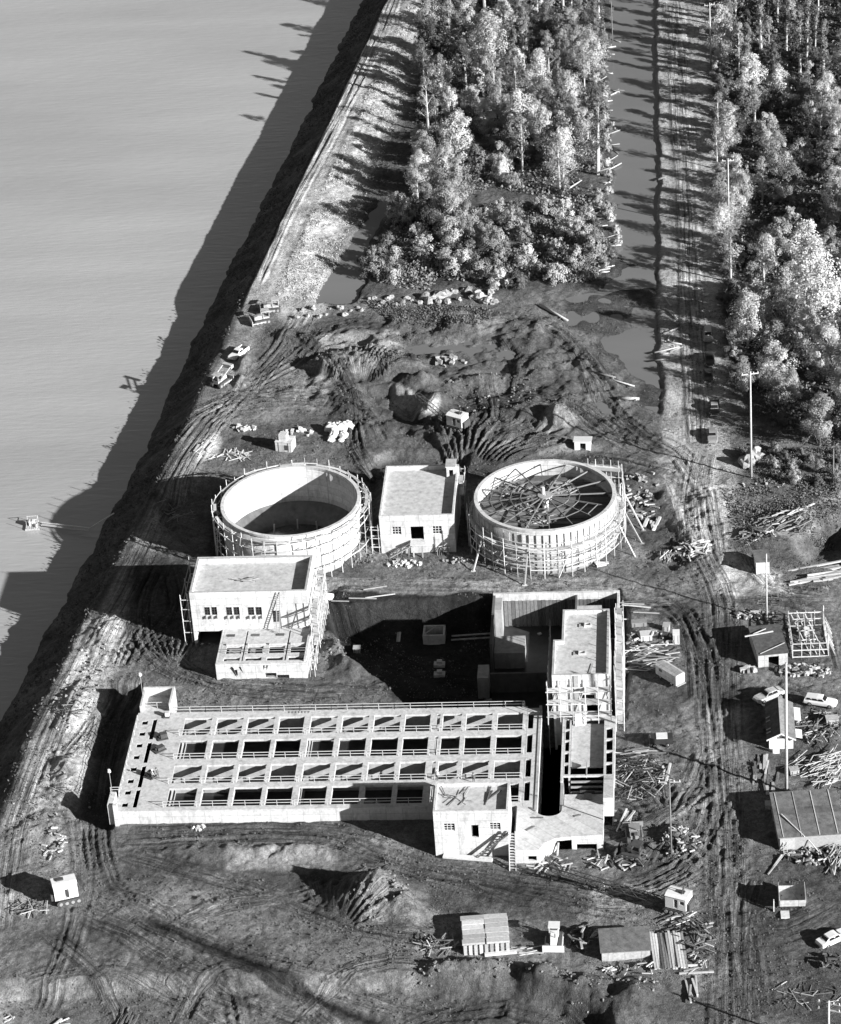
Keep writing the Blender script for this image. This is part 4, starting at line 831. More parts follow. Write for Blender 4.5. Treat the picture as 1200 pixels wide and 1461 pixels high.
t2k = tank('framed_tank', 'round concrete tank with spoked roof framing, right of the middle house', 18.5, 48.5, 11.9, 8.4, .55, .05, 'formed_concrete')
world_of(t2k); cx2, cy2 = 18.5, 48.5
MB().ring(cx2, cy2, 0.02, 11.4, -.2, .3, 72).build('tank_floor', 'dark_concrete', t2k)
MB().cyl((cx2, cy2, .3), (cx2, cy2, 8.3), .55, .55, 16).build('centre_column', 'concrete', t2k, True); MB().ring(cx2, cy2, .3, 1.25, 7.7, 8.35, 24).build('column_head', 'grey_concrete', t2k); MB().cyl((cx2-.3, cy2+.4, 8.36), (cx2-.3, cy2+.4, 9.6), .3, .24, 10).build('column_cap', 'white_paint', t2k)
NS = 16
for k in range(26):
    yb_ = -10.9+.86*k; hx_ = math.sqrt(max(0.0, 11.25**2-max(abs(yb_-.4), abs(yb_+.4))**2))
    if hx_ > .6: bar('falsework_board', t2k, (cx2-hx_, cy2+yb_, 5.7+random.uniform(-.05, .05)), (cx2+hx_, cy2+yb_, 5.7+random.uniform(-.05, .05)), .8, .1, 'dark_timber')
for k in range(NS):
    a = 2*math.pi*(k+.25)/NS; c, s = math.cos(a), math.sin(a)
    bar('rafter', t2k, (cx2+1.2*c, cy2+1.2*s, 8.15), (cx2+11.4*c, cy2+11.4*s, 7.75), .13, .22, 'rafter_timber')
for rr_ in (4.2, 5.9, 7.6, 9.3):
    for k in range(NS):
        if (k in (12, 13) and rr_ > 8) or (k in (15, 0, 1, 2) and rr_ > 7) or (k in (3, 4)) : continue
        a = 2*math.pi*(k+.25)/NS; b = 2*math.pi*(k+1.25)/NS
        bar('purlin', t2k, (cx2+rr_*math.cos(a), cy2+rr_*math.sin(a), 8.2-.035*rr_), (cx2+rr_*math.cos(b), cy2+rr_*math.sin(b), 8.2-.035*rr_), .1, .14, 'rafter_timber')
NP = 64
for k in range(NP):
    a = 2*math.pi*k/NP
    bar('form_stud', t2k, (cx2+12.02*math.cos(a), cy2+12.02*math.sin(a), .2), (cx2+12.02*math.cos(a), cy2+12.02*math.sin(a), 7.6), .14, .08, 'timber')
for zz in (1.6, 3.4, 5.2):
    MB().ring(cx2, cy2, 12.06, 12.4, zz, zz+.12, 72).build('waler_ring', 'pale_timber', t2k); MB().ring(cx2, cy2, 12.08, 12.22, zz+.7, zz+.82, 72).build('waler_ring', 'timber', t2k)
local()
rr = random.Random(9)
for i, (u, v, r_) in enumerate(((745,722,3.2),(800,700,2.8),(770,742,3),(735,700,2.5))):
    jumble('scrap lumber on the framed tank deck, '+('near its left side','near its right rear','near its front','near its left rear')[i], 'lumber', u, v-2, 5.8, 24, 2.4, .4, .12, ['timber','timber','dark_timber','grey_concrete'], r_, base=5.76, stack=.015)
def ring_scaffold(label, cx, cy, r0, levels, n, top, mat, zb=None, seed=1, arc=None):
    rd_ = random.Random(seed); t = thing('ring_scaffold', label, 'scaffolding', (cx, cy-r0, gz(cx, cy-r0))); world_of(t)
    for k in range(n):
        a = 2*math.pi*k/n; b = 2*math.pi*(k+1)/n; j = rd_.uniform(-.15, .15)
        x, y = cx+(r0+j)*math.cos(a), cy+(r0+j)*math.sin(a); x2, y2 = cx+r0*math.cos(b), cy+r0*math.sin(b); z = gz(x, y)
        pole('post', t, (x, y, z-.2), (x+rd_.uniform(-.1,.1), y+rd_.uniform(-.1,.1), top+rd_.uniform(-.4, .6)), .13, mat)
        for lz in levels:
            if rd_.random() < .94: bar('ledger', t, (x, y, lz+rd_.uniform(-.1,.1)), (x2, y2, lz+rd_.uniform(-.1,.1)), .1, .16, mat)
            if rd_.random() < .7: bar('putlog', t, (x, y, lz-.1), (cx+(r0-1.1)*math.cos(a), cy+(r0-1.1)*math.sin(a), lz-.1), .1, .1, mat)
        if rd_.random() < .75:
            lz = levels[-1]+.15; f = (r0-.5)/r0; bar('deck_plank', t, (cx+(x-cx)*f, cy+(y-cy)*f, lz), (cx+(x2-cx)*f, cy+(y2-cy)*f, lz), .5, .06, mat)
        if rd_.random() < .22: bar('brace', t, (x, y, z), (x2, y2, levels[-1]), .08, .1, mat)
    local(); return t
ring_scaffold('pale pole scaffold ringing the open tank', cx, cy, 13.4, [2.2, 4.3, 6.4, 7.9], 38, 8.6, 'pale_timber', seed=4)
ring_scaffold('pale pole scaffold ringing the spoked tank', cx2, cy2, 13.3, [1.7, 3.4, 5.2], 36, 7.0, 'pale_timber', seed=5)
for i, (x0, y0, x1, y1, z1) in enumerate(((6.5, 38.0, 8.2, 41.2, 5.0), (33.4, 41.5, 30.4, 44.5, 5.5), (34.5, 47.0, 31.4, 48.3, 5.5), (34.8, 51.5, 31.6, 52, 6.5), (15.2, 33.4, 15.9, 35.8, 5.5))):
    t = thing('raking_prop', ('pale raking prop at the left front of the spoked tank','pale raking prop at the right front of the spoked tank','pale raking prop at the right side of the spoked tank','uppermost raking prop at the right of the spoked tank','raking prop at the middle front of the spoked tank')[i], 'prop', (x0, y0, gz(x0, y0))); world_of(t)
    bar('prop_beam', t, (x0, y0, gz(x0, y0)), (x1, y1, z1), .2, .2, 'pale_timber'); bar('foot_plate', t, (x0-.4, y0, gz(x0, y0)+.05), (x0+.4, y0, gz(x0, y0)+.05), .4, .1, 'timber'); local()
t = thing('work_platform', 'pale plank platform and stair tower at the right rear of the spoked tank', 'scaffolding', (30.2, 57, gz(30.2, 57))); world_of(t)
for k in range(4): bar('platform_plank', t, (24.5, 60.3-.5*k, 7.4), (31.0, 59.0-.5*k, 7.4), .45, .08, 'pale_timber')
for k in range(5): x = 25.5+1.3*k; pole('post', t, (x, 59.8-.25*k, gz(x, 59)), (x, 59.8-.25*k, 8.7), .13, 'pale_timber')
for z in (1.8, 3.6, 5.4, 7.2):
    bar('ledger', t, (25.5, 59.9, z), (31.2, 58.6, z), .1, .14, 'pale_timber'); bar('ledger', t, (31.2, 58.6, z), (31.8, 53, z), .1, .14, 'pale_timber')
for k in range(4): pole('post', t, (31.3+.15*k, 58.2-1.6*k, gz(31.3, 58)), (31.3+.15*k, 58.2-1.6*k, 8.4-.5*k), .13, 'pale_timber')
local()

# ------------------------------------------------------------------ vehicles
def ringsec(x, hw, z0, z1, k=.25, top=1.0):    # rounded car cross-section at x
    t = hw*top
    return [(x, -hw*.92, z0), (x, hw*.92, z0), (x, hw, z0+(z1-z0)*k), (x, hw, z0+(z1-z0)*.7), (x, t*.9, z1), (x, -t*.9, z1), (x, -hw, z0+(z1-z0)*.7), (x, -hw, z0+(z1-z0)*k)]
def wheel(t, x, y, r=.36, w=.24):
    s = 1 if y > 0 else -1
    o = MB().cyl((x, y-w/2, r), (x, y+w/2, r), r, None, 14).build('wheel', 'rubber', t); MB().cyl((x, y+s*(w/2), r), (x, y+s*(w/2+.03), r), r*.5, r*.4, 10).build('hubcap', 'chrome', o)
def car(label, u, v, u2, v2, style='sedan', mat='white_paint', z=None, group=None, kind='car', roofmat=None):
    a = S(u, v); b = S(u2, v2); c = (a+b)/2; h = math.atan2(b.y-a.y, b.x-a.x); zz = gz(c.x, c.y) if z is None else z
    t = thing({'sedan':'car','wagon':'station_wagon','pickup':'pickup_truck'}[style], label, kind, (c.x, c.y, zz+.02), h, group)
    W = .92
    body = MB().loft([ringsec(-2.5, W*.8, .42, .78), ringsec(-2.42, W*.95, .32, .92), ringsec(-1.7, W, .28, .98), ringsec(0, W, .26, .96), ringsec(1.2, W, .27, .95), ringsec(2.1, W*.97, .3, .9), ringsec(2.45, W*.86, .36, .78), ringsec(2.52, W*.7, .42, .7)]).build('body', mat, t, True)
    body.data.polygons.foreach_set('use_smooth', [False]*len(body.data.polygons))
    if style == 'sedan': q = [(-1.75, .96, .72), (-1.15, 1.42, .62), (-.1, 1.5, .64), (.35, 1.46, .62), (1.0, .96, .74)]
    elif style == 'wagon': q = [(-2.4, .96, .74), (-2.2, 1.44, .66), (-.5, 1.53, .68), (.25, 1.5, .66), (.95, .96, .74)]
    else: q = [(-.75, .96, .74), (-.65, 1.5, .66), (.1, 1.56, .68), (.35, 1.52, .66), (1.0, .96, .74)]
    m = MB(); m.loft([[(x, -hw, .93), (x, hw, .93), (x, hw*.93, max(zt, .95)), (x, -hw*.93, max(zt, .95))] for x, zt, hw in q]); cabn = m.build('cabin', roofmat or mat, t)
    xs = [p[0] for p in q]
    for s in (-1, 1):
        m = MB(); y = s*.74
        for x0, x1 in (((-1.2, -.35), (-.25, .5)) if style == 'sedan' else ((-2.1, -1.4), (-1.25, -.4), (-.28, .5)) if style == 'wagon' else ((-.55, .45),)):
            m.add([(x0, s*.735, 1.03), (x1+.12, s*.735, 1.03), (x1-.1, s*.69, 1.36), (x0+.12, s*.69, 1.36)], [(0,1,2,3) if s < 0 else (3,2,1,0)])
        m.build('side_window', 'glass', cabn)
    for (xa, za, xb, zb, nm) in ((q[-2][0]+.12, q[-2][1]-.1, q[-1][0]-.08, 1.04, 'windscreen'), (q[0][0]+(.1 if style == 'sedan' else -.01), 1.05, q[1][0]-(.1 if style == 'sedan' else .04), q[1][1]-.1, 'rear_window')):
        d_ = .04; MB().add([(xa+d_*(1 if nm == 'windscreen' else -1), -.56, za+.04), (xa+d_*(1 if nm == 'windscreen' else -1), .56, za+.04), (xb+d_*(1 if nm == 'windscreen' else -1), .62, zb+.04), (xb+d_*(1 if nm == 'windscreen' else -1), -.62, zb+.04)], [(0,1,2,3)]).build(nm, 'glass', cabn)
    if style == 'pickup': bx('bed', t, 'dark_metal', -2.35, -.85, -.75, .75, .985, 1.0); bx('bed_side', t, mat, -2.4, -.8, .78, .9, .9, 1.15); bx('bed_side', t, mat, -2.4, -.8, -.9, -.78, .9, 1.15)
    for x in (-1.55, 1.55):
        for y in (-.8, .8): wheel(t, x, y)
    bx('bumper', t, 'chrome', 2.5, 2.62, -.85, .85, .42, .56); bx('bumper', t, 'chrome', -2.62, -2.5, -.85, .85, .42, .56)
    for y in (-.62, .62): MB().cyl((2.42, y, .68), (2.54, y, .68), .11, .09, 8).build('headlight', 'chrome', t)
    return t
car('white station wagon parked beyond the gabled shed', 1148, 1003, 1194, 1010, 'wagon')
car('pale sedan half hidden behind the gabled shed', 1112, 990, 1082, 1002, 'sedan', 'tin')
car('white sedan driving at the right edge of the site', 1166, 1353, 1212, 1332, 'sedan')
for i, (u, v, st, mt, rm, lab) in enumerate(((1010,483,'wagon','grey_paint','pale_paint','dark car with pale roof, farthest of the cars parked beside the straight road'),(1012,517,'sedan','dark_paint',None,'dark sedan in tree shade, second farthest of the cars parked beside the road'),(1010,541,'sedan','dark_paint',None,'dark sedan in tree shade, middle of the cars parked beside the road'),(1019,587,'pickup','dark_paint','grey_paint','dark pickup with open bed parked beside the road under the trees'),(1016,626,'sedan','grey_paint',None,'grey sedan, nearest of the cars parked beside the road under the trees'))):
    car(lab, u, v-13, u+1, v+13, st, mt, None, 'cars parked along the shaded road edge', roofmat=rm)
car('white pickup truck standing on the dike crest by the earth heap', 350, 500, 331, 514, 'pickup', 'white_paint', kind='truck')

def crawler(t, L, W, h, tw=.55):
    for s in (-1, 1):
        y = s*(W/2-tw/2); m = MB(); n = 10
        pr = [(-L/2+h/2+h/2*math.cos(a), h/2+h/2*math.sin(a)) for a in np.linspace(math.pi/2, 1.5*math.pi, n)]+[(L/2-h/2+h/2*math.cos(a), h/2+h/2*math.sin(a)) for a in np.linspace(-math.pi/2, math.pi/2, n)]
        k = len(pr); m.add([(x, y-tw/2, z) for x, z in pr]+[(x, y+tw/2, z) for x, z in pr], [tuple(range(k)), tuple(range(2*k-1, k-1, -1))]+[(i, k+i, k+(i+1) % k, (i+1) % k) for i in range(k)])
        tr = m.build('track', 'dark_metal', t)
        for q in range(4): xx = -L/2+h*.6+(L-h*1.2)*q/3; MB().cyl((xx, y+s*tw*.5, h*.45), (xx, y+s*(tw*.5+.06), h*.45), h*.28, None, 10).build('road_wheel', 'grey_metal', tr)
def lattice(t, p, q, w, n, mat='dark_metal', name='boom'):
    p = Vector(p); q = Vector(q); d = (q-p).normalized(); y = Vector((0,0,1)).cross(d).normalized(); z = d.cross(y); m = MB()
    def C(f, a, b): k = w*(.35 if f in (0, 1) else 1); return p.lerp(q, f)+y*(a*k/2)+z*(b*k/2)
    fr = [0]+[.08+.84*i/n for i in range(n+1)]+[1]
    for a, b in ((-1,-1),(1,-1),(1,1),(-1,1)):
        for i in range(len(fr)-1): m.beam(C(fr[i], a, b), C(fr[i+1], a, b), .09, .09)
    sd = ((-1,-1),(1,-1),(1,1),(-1,1))
    for i in range(1, len(fr)-2):
        for k in range(4):
            a, b = sd[k], sd[(k+1) % 4]
            if i % 2: a, b = b, a
            m.beam(C(fr[i], *a), C(fr[i+1], *b), .06, .06)
    return m.build(name, mat, t)
def crane(label, u, v, head, boom_len, boom_el, house=(3.6, 2.7, 2.3), mat='white_paint', boom=True, name='crawler_crane', bh=None):
    p = S(u, v); z = gz(p.x, p.y); t = thing(name, label, 'crane' if boom else 'excavator', (p.x, p.y, z), R(head)); L, W, Hh = house
    crawler(t, L*1.1, W*1.05, .95); bx('turntable', t, 'dark_metal', -L*.3, L*.3, -W*.35, W*.35, .9, 1.15)
    MB().plate((-L*.6, -W/2+.08, 1.15), (1,0,0), (0,0,1), L, Hh, .08, [(L*.45, L*.62, .2, 1.7)]).build('house_side', mat, t); MB().plate((-L*.6, W/2, 1.15), (1,0,0), (0,0,1), L, Hh, .08, [(L*.4, L*.58, .2, 1.7), (L*.08, L*.3, 1.0, 1.6)]).build('house_side', mat, t)
    m = MB(); m.box(-L*.6, -L*.6+.08, -W/2+.001, W/2-.001, 1.151, 1.149+Hh); m.box(L*.4-.08, L*.4, -W/2+.001, W*.05, 1.151, 1.149+Hh); m.box(-L*.6+.08, L*.4-.08, -W/2, W/2-.08, 1.152, 1.25); m.build('house', mat, t)
    m = MB(); m.prismx([(-W/2-.08, 1.15+Hh), (W/2+.08, 1.15+Hh), (W*.3, 1.4+Hh), (-W*.3, 1.4+Hh)], -L*.62, L*.42); m.build('house_roof', mat, t)
    bx('roof_vent', t, 'dark_metal', -L*.4, -L*.1, -.3, .3, 1.405+Hh, 1.6+Hh); bx('counterweight', t, 'dark_metal', -L*.75, -L*.61, -W*.4, W*.4, 1.1, 2.2)
    m = MB(); m.box(L*.4+.005, L*.4+.03, -W*.45, -W*.02, 1.9, 1.0+Hh); m.build('windscreen', 'glass', t)
    if boom:
        f = Vector((L*.4, W*.15, 1.3)); e = R(boom_el); hd = R(bh or 0); q = f+Vector((math.cos(e)*math.cos(hd), math.cos(e)*math.sin(hd), math.sin(e)))*boom_len
        lattice(t, f, q, .8, int(boom_len/1.1)); pole('boom_cable', t, (-L*.3, 0, 1.6+Hh), q, .04, 'dark_metal')
        m = MB(); m.beam((-L*.3, -.5, 1.2+Hh), (-L*.35, 0, 2.6+Hh), .1, .1); m.beam((-L*.3, .5, 1.2+Hh), (-L*.35, 0, 2.6+Hh), .1, .1); m.build('gantry', 'dark_metal', t)
    return t
a0, b0 = S(968, 1297), S(800, 1250)
crane('white crawler crane with long lowered lattice boom near the lumber stacks', 966, 1300, math.degrees(math.atan2(b0.y-a0.y, b0.x-a0.x))+2, 19, 3, (3.1, 2.4, 2.0))
crane('white-housed shovel among spoil ridges behind the middle house', 652, 618, 150, 8, 30, (3.2, 2.4, 2.0))
crane('white crawler machine with raised house at the rutted track, lower left', 98, 1283, 20, 0, 0, (3.4, 2.6, 2.4), boom=False, name='crawler_shovel')
def dozer(label, u, v, head, mat='pale_paint', arms=False):
    p = S(u, v); t = thing('bulldozer', label, 'bulldozer', (p.x, p.y, gz(p.x, p.y)), R(head)); crawler(t, 3.4, 2.2, .95, .5)
    m = MB(); m.loft([[(x, -w, .7), (x, w, .7), (x, w*.9, zt), (x, -w*.9, zt)] for x, w, zt in ((-.1, .5, 1.7), (.9, .5, 1.65), (1.5, .45, 1.5))]); m.build('engine_hood', mat, t); bx('seat_box', t, mat, -1.4, -.15, -.6, .6, .7, 1.3); bx('seat_back', t, 'dark_metal', -1.3, -1.15, -.4, .4, 1.3, 1.8)
    m = MB(); m.prismx([(-1.5, .15), (1.5, .15), (1.5, 1.2), (-1.5, 1.2)], 2.1, 2.25); m.build('blade', mat, t)
    for s in (-1, 1): bar('push_arm', t, (-.6, s*1.2, .6), (2.1, s*1.2, .45), .15, .2, mat)
    MB().cyl((.9, .2, 1.65), (.9, .2, 2.3), .06, .06, 6).build('exhaust', 'dark_metal', t)
    for s in (-1, 1): bar('canopy_post', t, (-1.4, s*.65, 1.3), (-1.4, s*.65, 2.5), .08, .08, mat); bar('canopy_post', t, (-.2, s*.65, 1.3), (-.2, s*.65, 2.5), .08, .08, mat)
    bx('canopy', t, mat, -1.55, -.05, -.8, .8, 2.5, 2.58)
    if arms:
        for s in (-1, 1): bar('lift_arm', t, (-1.0, s*.9, 1.6), (2.3, s*.9, 2.9), .14, .2, mat)
        bx('bucket', t, mat, 2.2, 3.0, -1.1, 1.1, 2.5, 3.2)
    return t
dozer('light loader tractor with raised arms on the dike edge, lower of the two crest machines', 315, 549, 60, 'tin', True)
dozer('small light bulldozer on the dike, nearer of the pair above the earth heap', 374, 459, 200, 'tin'); dozer('small light bulldozer on the dike, farther of the pair above the earth heap', 388, 444, 190, 'tin')
dozer('small tractor with white canopy and front blade between the stacks at the bottom', 791, 1345, -92, 'white_paint')
dozer('dark crawler tractor working right of the channel mouth', 902, 1222, 160, 'dark_metal')
dozer('light crawler tractor standing in the shade near the stump pile', 905, 1195, 95, 'grey_paint')
p = S(945, 1062); t = thing('air_compressor', 'dark wheeled compressor with flat white lid near the pipe racks', 'compressor', (p.x, p.y, gz(p.x, p.y)), R(2))
bx('housing', t, 'dark_paint', -2.0, 1.6, -.8, .8, .5, 1.5); bx('lid', t, 'white_paint', -.9, .8, -.85, .75, 1.52, 1.6); bar('tow_bar', t, (1.6, 0, .6), (2.8, 0, .35), .12, .12, 'dark_metal')
for x in (-1.2, .8):
    for y in (-.85, .85): wheel(t, x, y, .34, .2)
MB().cyl((-1.9, -.4, 1.5), (-1.9, -.4, 2.0), .12, .12, 8).build('exhaust', 'grey_metal', t)

# ------------------------------------------------------------------ huts, sheds, site boxes
def hut(label, u0, v0, u1, v1, depth, h, mat, roofmat, door=True, name='site_hut', pitch=.3, rot=0, cat='hut', slope='back'):
    a = S(u0, v0); b = S(u1, v1); w = (b-a).length; hd = math.atan2(b.y-a.y, b.x-a.x)+R(rot); z = min(gz(a.x, a.y), gz(b.x, b.y))
    t = thing(name, label, cat, (a.x, a.y, z), hd)
    hl = [(w*.35, w*.7, 0, h*.8)] if door else []
    MB().plate((0, .1, -.2), (1,0,0), (0,0,1), w, h+.2, .1, [(p, q, r+.2, s+.2) for p, q, r, s in hl]).build('front_wall', mat, t)
    hb = h+pitch if slope == 'front' else h-pitch
    for nm, x in (('left_wall', 0), ('right_wall', w-.1)): MB().prismx([(.101, -.2), (depth, -.2), (depth, hb), (.101, h)], x, x+.1).build(nm, mat, t)
    bx('rear_wall', t, mat, .1, w-.1, depth-.1, depth-.002, -.2, hb-.02)
    m = MB(); m.prismx([(-.25, h+.03+.0), (depth+.2, hb+.03), (depth+.2, hb+.13), (-.25, h+.13)], -.2, w+.2); m.build('roof', roofmat, t)
    return t, w
hut('small white hut with open front beyond the spoked tank', 820, 645, 843, 645, 2.0, 1.9, 'white_paint', 'white_paint')
hut('small pale hut with grey roof beside a tall pole near the excavated bank', 1079, 819, 1098, 818, 4.0, 2.4, 'concrete', 'grey_roof', False)
t, w = hut('low shed with dark flat roof beside the timber-framed hut', 1082, 953, 1124, 949, 8.2, 2.4, 'tin', 'felt', True, 'storage_shed', .1, cat='shed')
bar('roof_pole', t, (-1.2, 5.4, 2.6), (3.4, 5.9, 2.75), .18, .18, 'pale_timber'); bar('roof_pole', t, (.2, 5.8, 2.65), (2.4, 6.9, 2.7), .12, .12, 'pale_timber'); bar('roof_pole', t, (.3, .1, 2.6), (4.6, 2.5, 2.65), .1, .1, 'timber')
t, w = hut('wide shed with grey roofing felt strips and pale front', 1112, 1212, 1205, 1206, 10.0, 2.3, 'timber', 'grey_roof', False, 'carpenter_shed', -.5, cat='shed')
for k in range(4): bar('roof_batten', t, (.6+2.6*k, -.1, 2.47), (.5+2.6*k, 9.9, 2.97), .12, .05, 'pale_timber')
bar('lean_pole', t, (.9, 4.8, 2.85), (3.6, -.3, 2.4), .14, .14, 'pale_timber'); ladder(t, (.55, -.9, -.1), (.55, .3, 2.3), (.5,0,0), 7, 'timber'); bx('front_panel', t, 'pale_timber', .1, 2.2, -.12, -.02, .2, 2.1); bar('prop', t, (4.2, -.1, 1.6), (6.0, -2.2, 0), .12, .12, 'pale_timber')
# gabled shed
g = thing('gabled_shed', 'gabled shed with dark felt roof, pale ridge strip and white gable end', 'shed', (55.4, -10, gz(55.4, -10))); world_of(g); zb = g.location.z
X0, X1, Y0, Y1 = 53.6, 57.2, -14.4, -5.2; XR = (X0+X1)/2; ZE, ZR_ = zb+2.0, zb+2.9
MB().add([(X0, Y0, zb-.2), (X1, Y0, zb-.2), (X1, Y0, ZE), (XR, Y0, ZR_), (X0, Y0, ZE), (X0, Y0+.1, zb-.2), (X1, Y0+.1, zb-.2), (X1, Y0+.1, ZE), (XR, Y0+.1, ZR_), (X0, Y0+.1, ZE)], [(0,1,2,3,4), (9,8,7,6,5), (0,5,6,1), (1,6,7,2), (2,7,8,3), (3,8,9,4), (4,9,5,0)]).build('gable_wall', 'white_paint', g)
bx('left_wall', g, 'tin', X0, X0+.1, Y0+.11, Y1, zb-.2, ZE); bx('right_wall', g, 'tin', X1-.1, X1, Y0+.11, Y1, zb-.2, ZE); bx('rear_wall', g, 'white_paint', X0+.1, X1-.1, Y1-.1, Y1-.01, zb-.2, ZE)
for s, xa, mt in ((-1, X0-.35, 'felt'), (1, X1+.35, 'grey_roof')):
    zl = ZE-.18
    MB().add([(xa, Y0-.5, zl), (XR, Y0-.5, ZR_+.05), (XR, Y1+.3, ZR_+.05), (xa, Y1+.3, zl), (xa, Y0-.5, zl+.1), (XR, Y0-.5, ZR_+.15), (XR, Y1+.3, ZR_+.15), (xa, Y1+.3, zl+.1)], [(0,3,2,1) if s < 0 else (0,1,2,3), (4,5,6,7) if s < 0 else (7,6,5,4), (0,1,5,4), (2,3,7,6), (0,4,7,3)]).build('roof_slope', mt, g)
bx('ridge_strip', g, 'tin', XR-.12, XR+.55, Y0-.4, Y1+.3, ZR_+.12, ZR_+.2)
m = MB(); m.add([(X0-.4, Y0-.55, ZE-.2), (XR, Y0-.55, ZR_+.02), (X1+.4, Y0-.55, ZE-.2), (X1+.4, Y0-.55, ZE+.05), (XR, Y0-.55, ZR_+.3), (X0-.4, Y0-.55, ZE+.05)], [(0,1,4,5), (1,2,3,4)]); m.build('bargeboard', 'white_paint', g)
bx('gable_vent', g, 'dark_metal', XR-.6, XR+.6, Y0-.03, Y0-.001, ZE-.1, ZE+.15); bx('door', g, 'white_paint', X0+.5, X0+1.5, Y0-1.2, Y0-1.1, zb-.1, zb+1.3)
for k in range(2):
    yb = -7.0-4.6*k; m = MB(); m.prismx([(0, 0), (3.4-1.2*k, 0), (3.4-1.2*k, .08), (0, .08)], 0, 1.0); o = m.build('lean_to_roof', 'white_paint', g); o.data.transform(Matrix.Translation(OFF)); o.location = (X1+.4-OFF.x, yb-2.0-OFF.y, ZE-.5-OFF.z); o.rotation_euler = (0, R(12), 0)
for k in range(4): yb = (-9.3, -10.3, -12.4, -13.3)[k]; bar('eave_bracket', g, (X0-.35, yb, ZE+.1), (X0+.3, yb+.15, ZE+.35), .16, .1, 'pale_timber')
local()
# open timber framed hut under construction
p = S(1131, 938); q = S(1182, 936); f = thing('timber_frame_hut', 'open pale timber frame of an unfinished hut beside the flat-roofed shed', 'frame', (p.x, p.y, gz(p.x, p.y)), math.atan2(q.y-p.y, q.x-p.x)); w = (q-p).length; dp = 9.0
for x in np.linspace(0, w, 5):
    for y in (0, dp): pole('post', f, (x, y, -.1), (x, y, 3.0+(.8 if x == w else 0)), .14, 'pale_timber')
for y in np.linspace(0, dp, 6):
    for x in (0, w): bar('stud', f, (x, y, 0), (x, y, 2.6), .12, .12, 'pale_timber')
for z in (.15, 1.4, 2.6):
    for y in (0, dp): bar('girt', f, (0, y, z), (w, y, z), .1, .16, 'pale_timber')
    for x in (0, w): bar('girt', f, (x, 0, z+.1), (x, dp, z+.1), .1, .16, 'pale_timber')
for k, x in enumerate((1.2, 2.2, 3.4)):
    bar('rafter', f, (x, 0.3, 2.7), (x+.2, dp-.4, 2.75), .1, .2, 'pale_timber'); bar('long_brace', f, (x-.8, dp*.9, 2.9), (x+1.6, .6, .2), .14, .14, 'pale_timber')
for y in (1.5, 4.2, 7): bar('joist', f, (1.0, y, 2.3), (3.8, y+.1, 2.3), .1, .16, 'pale_timber')
for k in range(7): bar('raking_stud', f, (w+.1, .6+1.2*k, 2.4), (w+1.1, .2+1.2*k, .1), .1, .1, 'pale_timber')
# trailer, boxes
a = S(941, 962); b = S(972, 981); t = thing('site_trailer', 'pale box trailer standing among scrap lumber right of the notched building', 'trailer', (*(((a+b)/2)[:2]), gz(*(((a+b)/2)[:2]))), math.atan2(b.y-a.y, b.x-a.x))
bx('body', t, 'tin', -2.4, 2.3, -.9, .9, .6, 2.3); MB().prismx([(-.98, 2.3), (.98, 2.3), (.5, 2.5), (-.5, 2.5)], -2.5, 2.4).build('roof', 'tin', t); bx('end_panel', t, 'white_paint', 2.31, 2.36, -.88, .88, .65, 2.28); bx('hatch', t, 'dark_metal', -1.6, -.9, -.93, -.905, 1.5, 2.0); bx('sill', t, 'pale_timber', 2.3, 2.7, -.9, .9, .5, .58)
for x in (-1.4, 1.2):
    for y in (-.8, .8): wheel(t, x, y, .33, .2)
for i, (u, v, w_, d_, h_, mt, lab) in enumerate(((922,914,1.8,1.6,1.2,'pale_paint','pale wooden site box with lid amid scrap lumber'),(965,915,1.0,1.5,1.7,'white_paint','upright white box at the edge of the scrap lumber yard'),(951,899,1.0,1.2,.9,'timber','small timber crate behind the upright white box'),(912,893,2.4,1.0,.8,'grey_paint','low grey machine crate right of the notched building'),(1150,905,1.0,1.2,1.1,'white_paint','white box behind the flat-roofed shed'),(506,890,1.1,1.0,.8,'tin','small square box on the yard floor near the trench boards'),(1097,1152,1.0,1.2,.8,'timber','small crate in the shade below the tall pole'),(1133,1102,1.3,1.2,.8,'tin','flat tin box near the heap of poles'),(408,640,3.0,2.6,1.9,'concrete','pale boxy concrete mixer plant behind the open tank'),(1187,1032,1.8,1.4,.9,'tin','tin box at the right edge near the station wagon'))):
    p = S(u, v); t = thing('site_box', lab, 'box', (p.x, p.y, gz(p.x, p.y)), R((6,0,-8,4,2,0,0,10,-12,5)[i]))
    bx('box_body', t, mt, -w_/2, w_/2, -d_/2, d_/2, -.1, h_); bx('lid', t, mt, -w_/2-.06, w_/2+.06, -d_/2-.06, d_/2+.06, h_+.002, h_+.09)
    for k in (-1, 1): bx('batten', t, 'dark_timber', k*w_*.3-.05, k*w_*.3+.05, -d_/2-.04, -d_/2-.001, .05, h_-.05)
    if w_ > 2.5: bx('hopper', t, 'concrete', -.9, .5, -.8, .6, h_+.1, h_+1.3); bx('opening', t, 'dark_metal', .2, 1.0, -d_/2-.03, -d_/2-.001, .4, 1.4)
p = S(466, 850); t = thing('white_tank', 'small white cylindrical tank by the pit edge beside the filter house', 'tank', (p.x, p.y, gz(p.x, p.y)), R(-15)); MB().cyl((-1.1,0,.65), (1.1,0,.65), .6, None, 16).build('shell', 'white_paint', t, True)
for x in (-.7, .7): bx('saddle', t, 'timber', x-.1, x+.1, -.6, .6, -.1, .4)
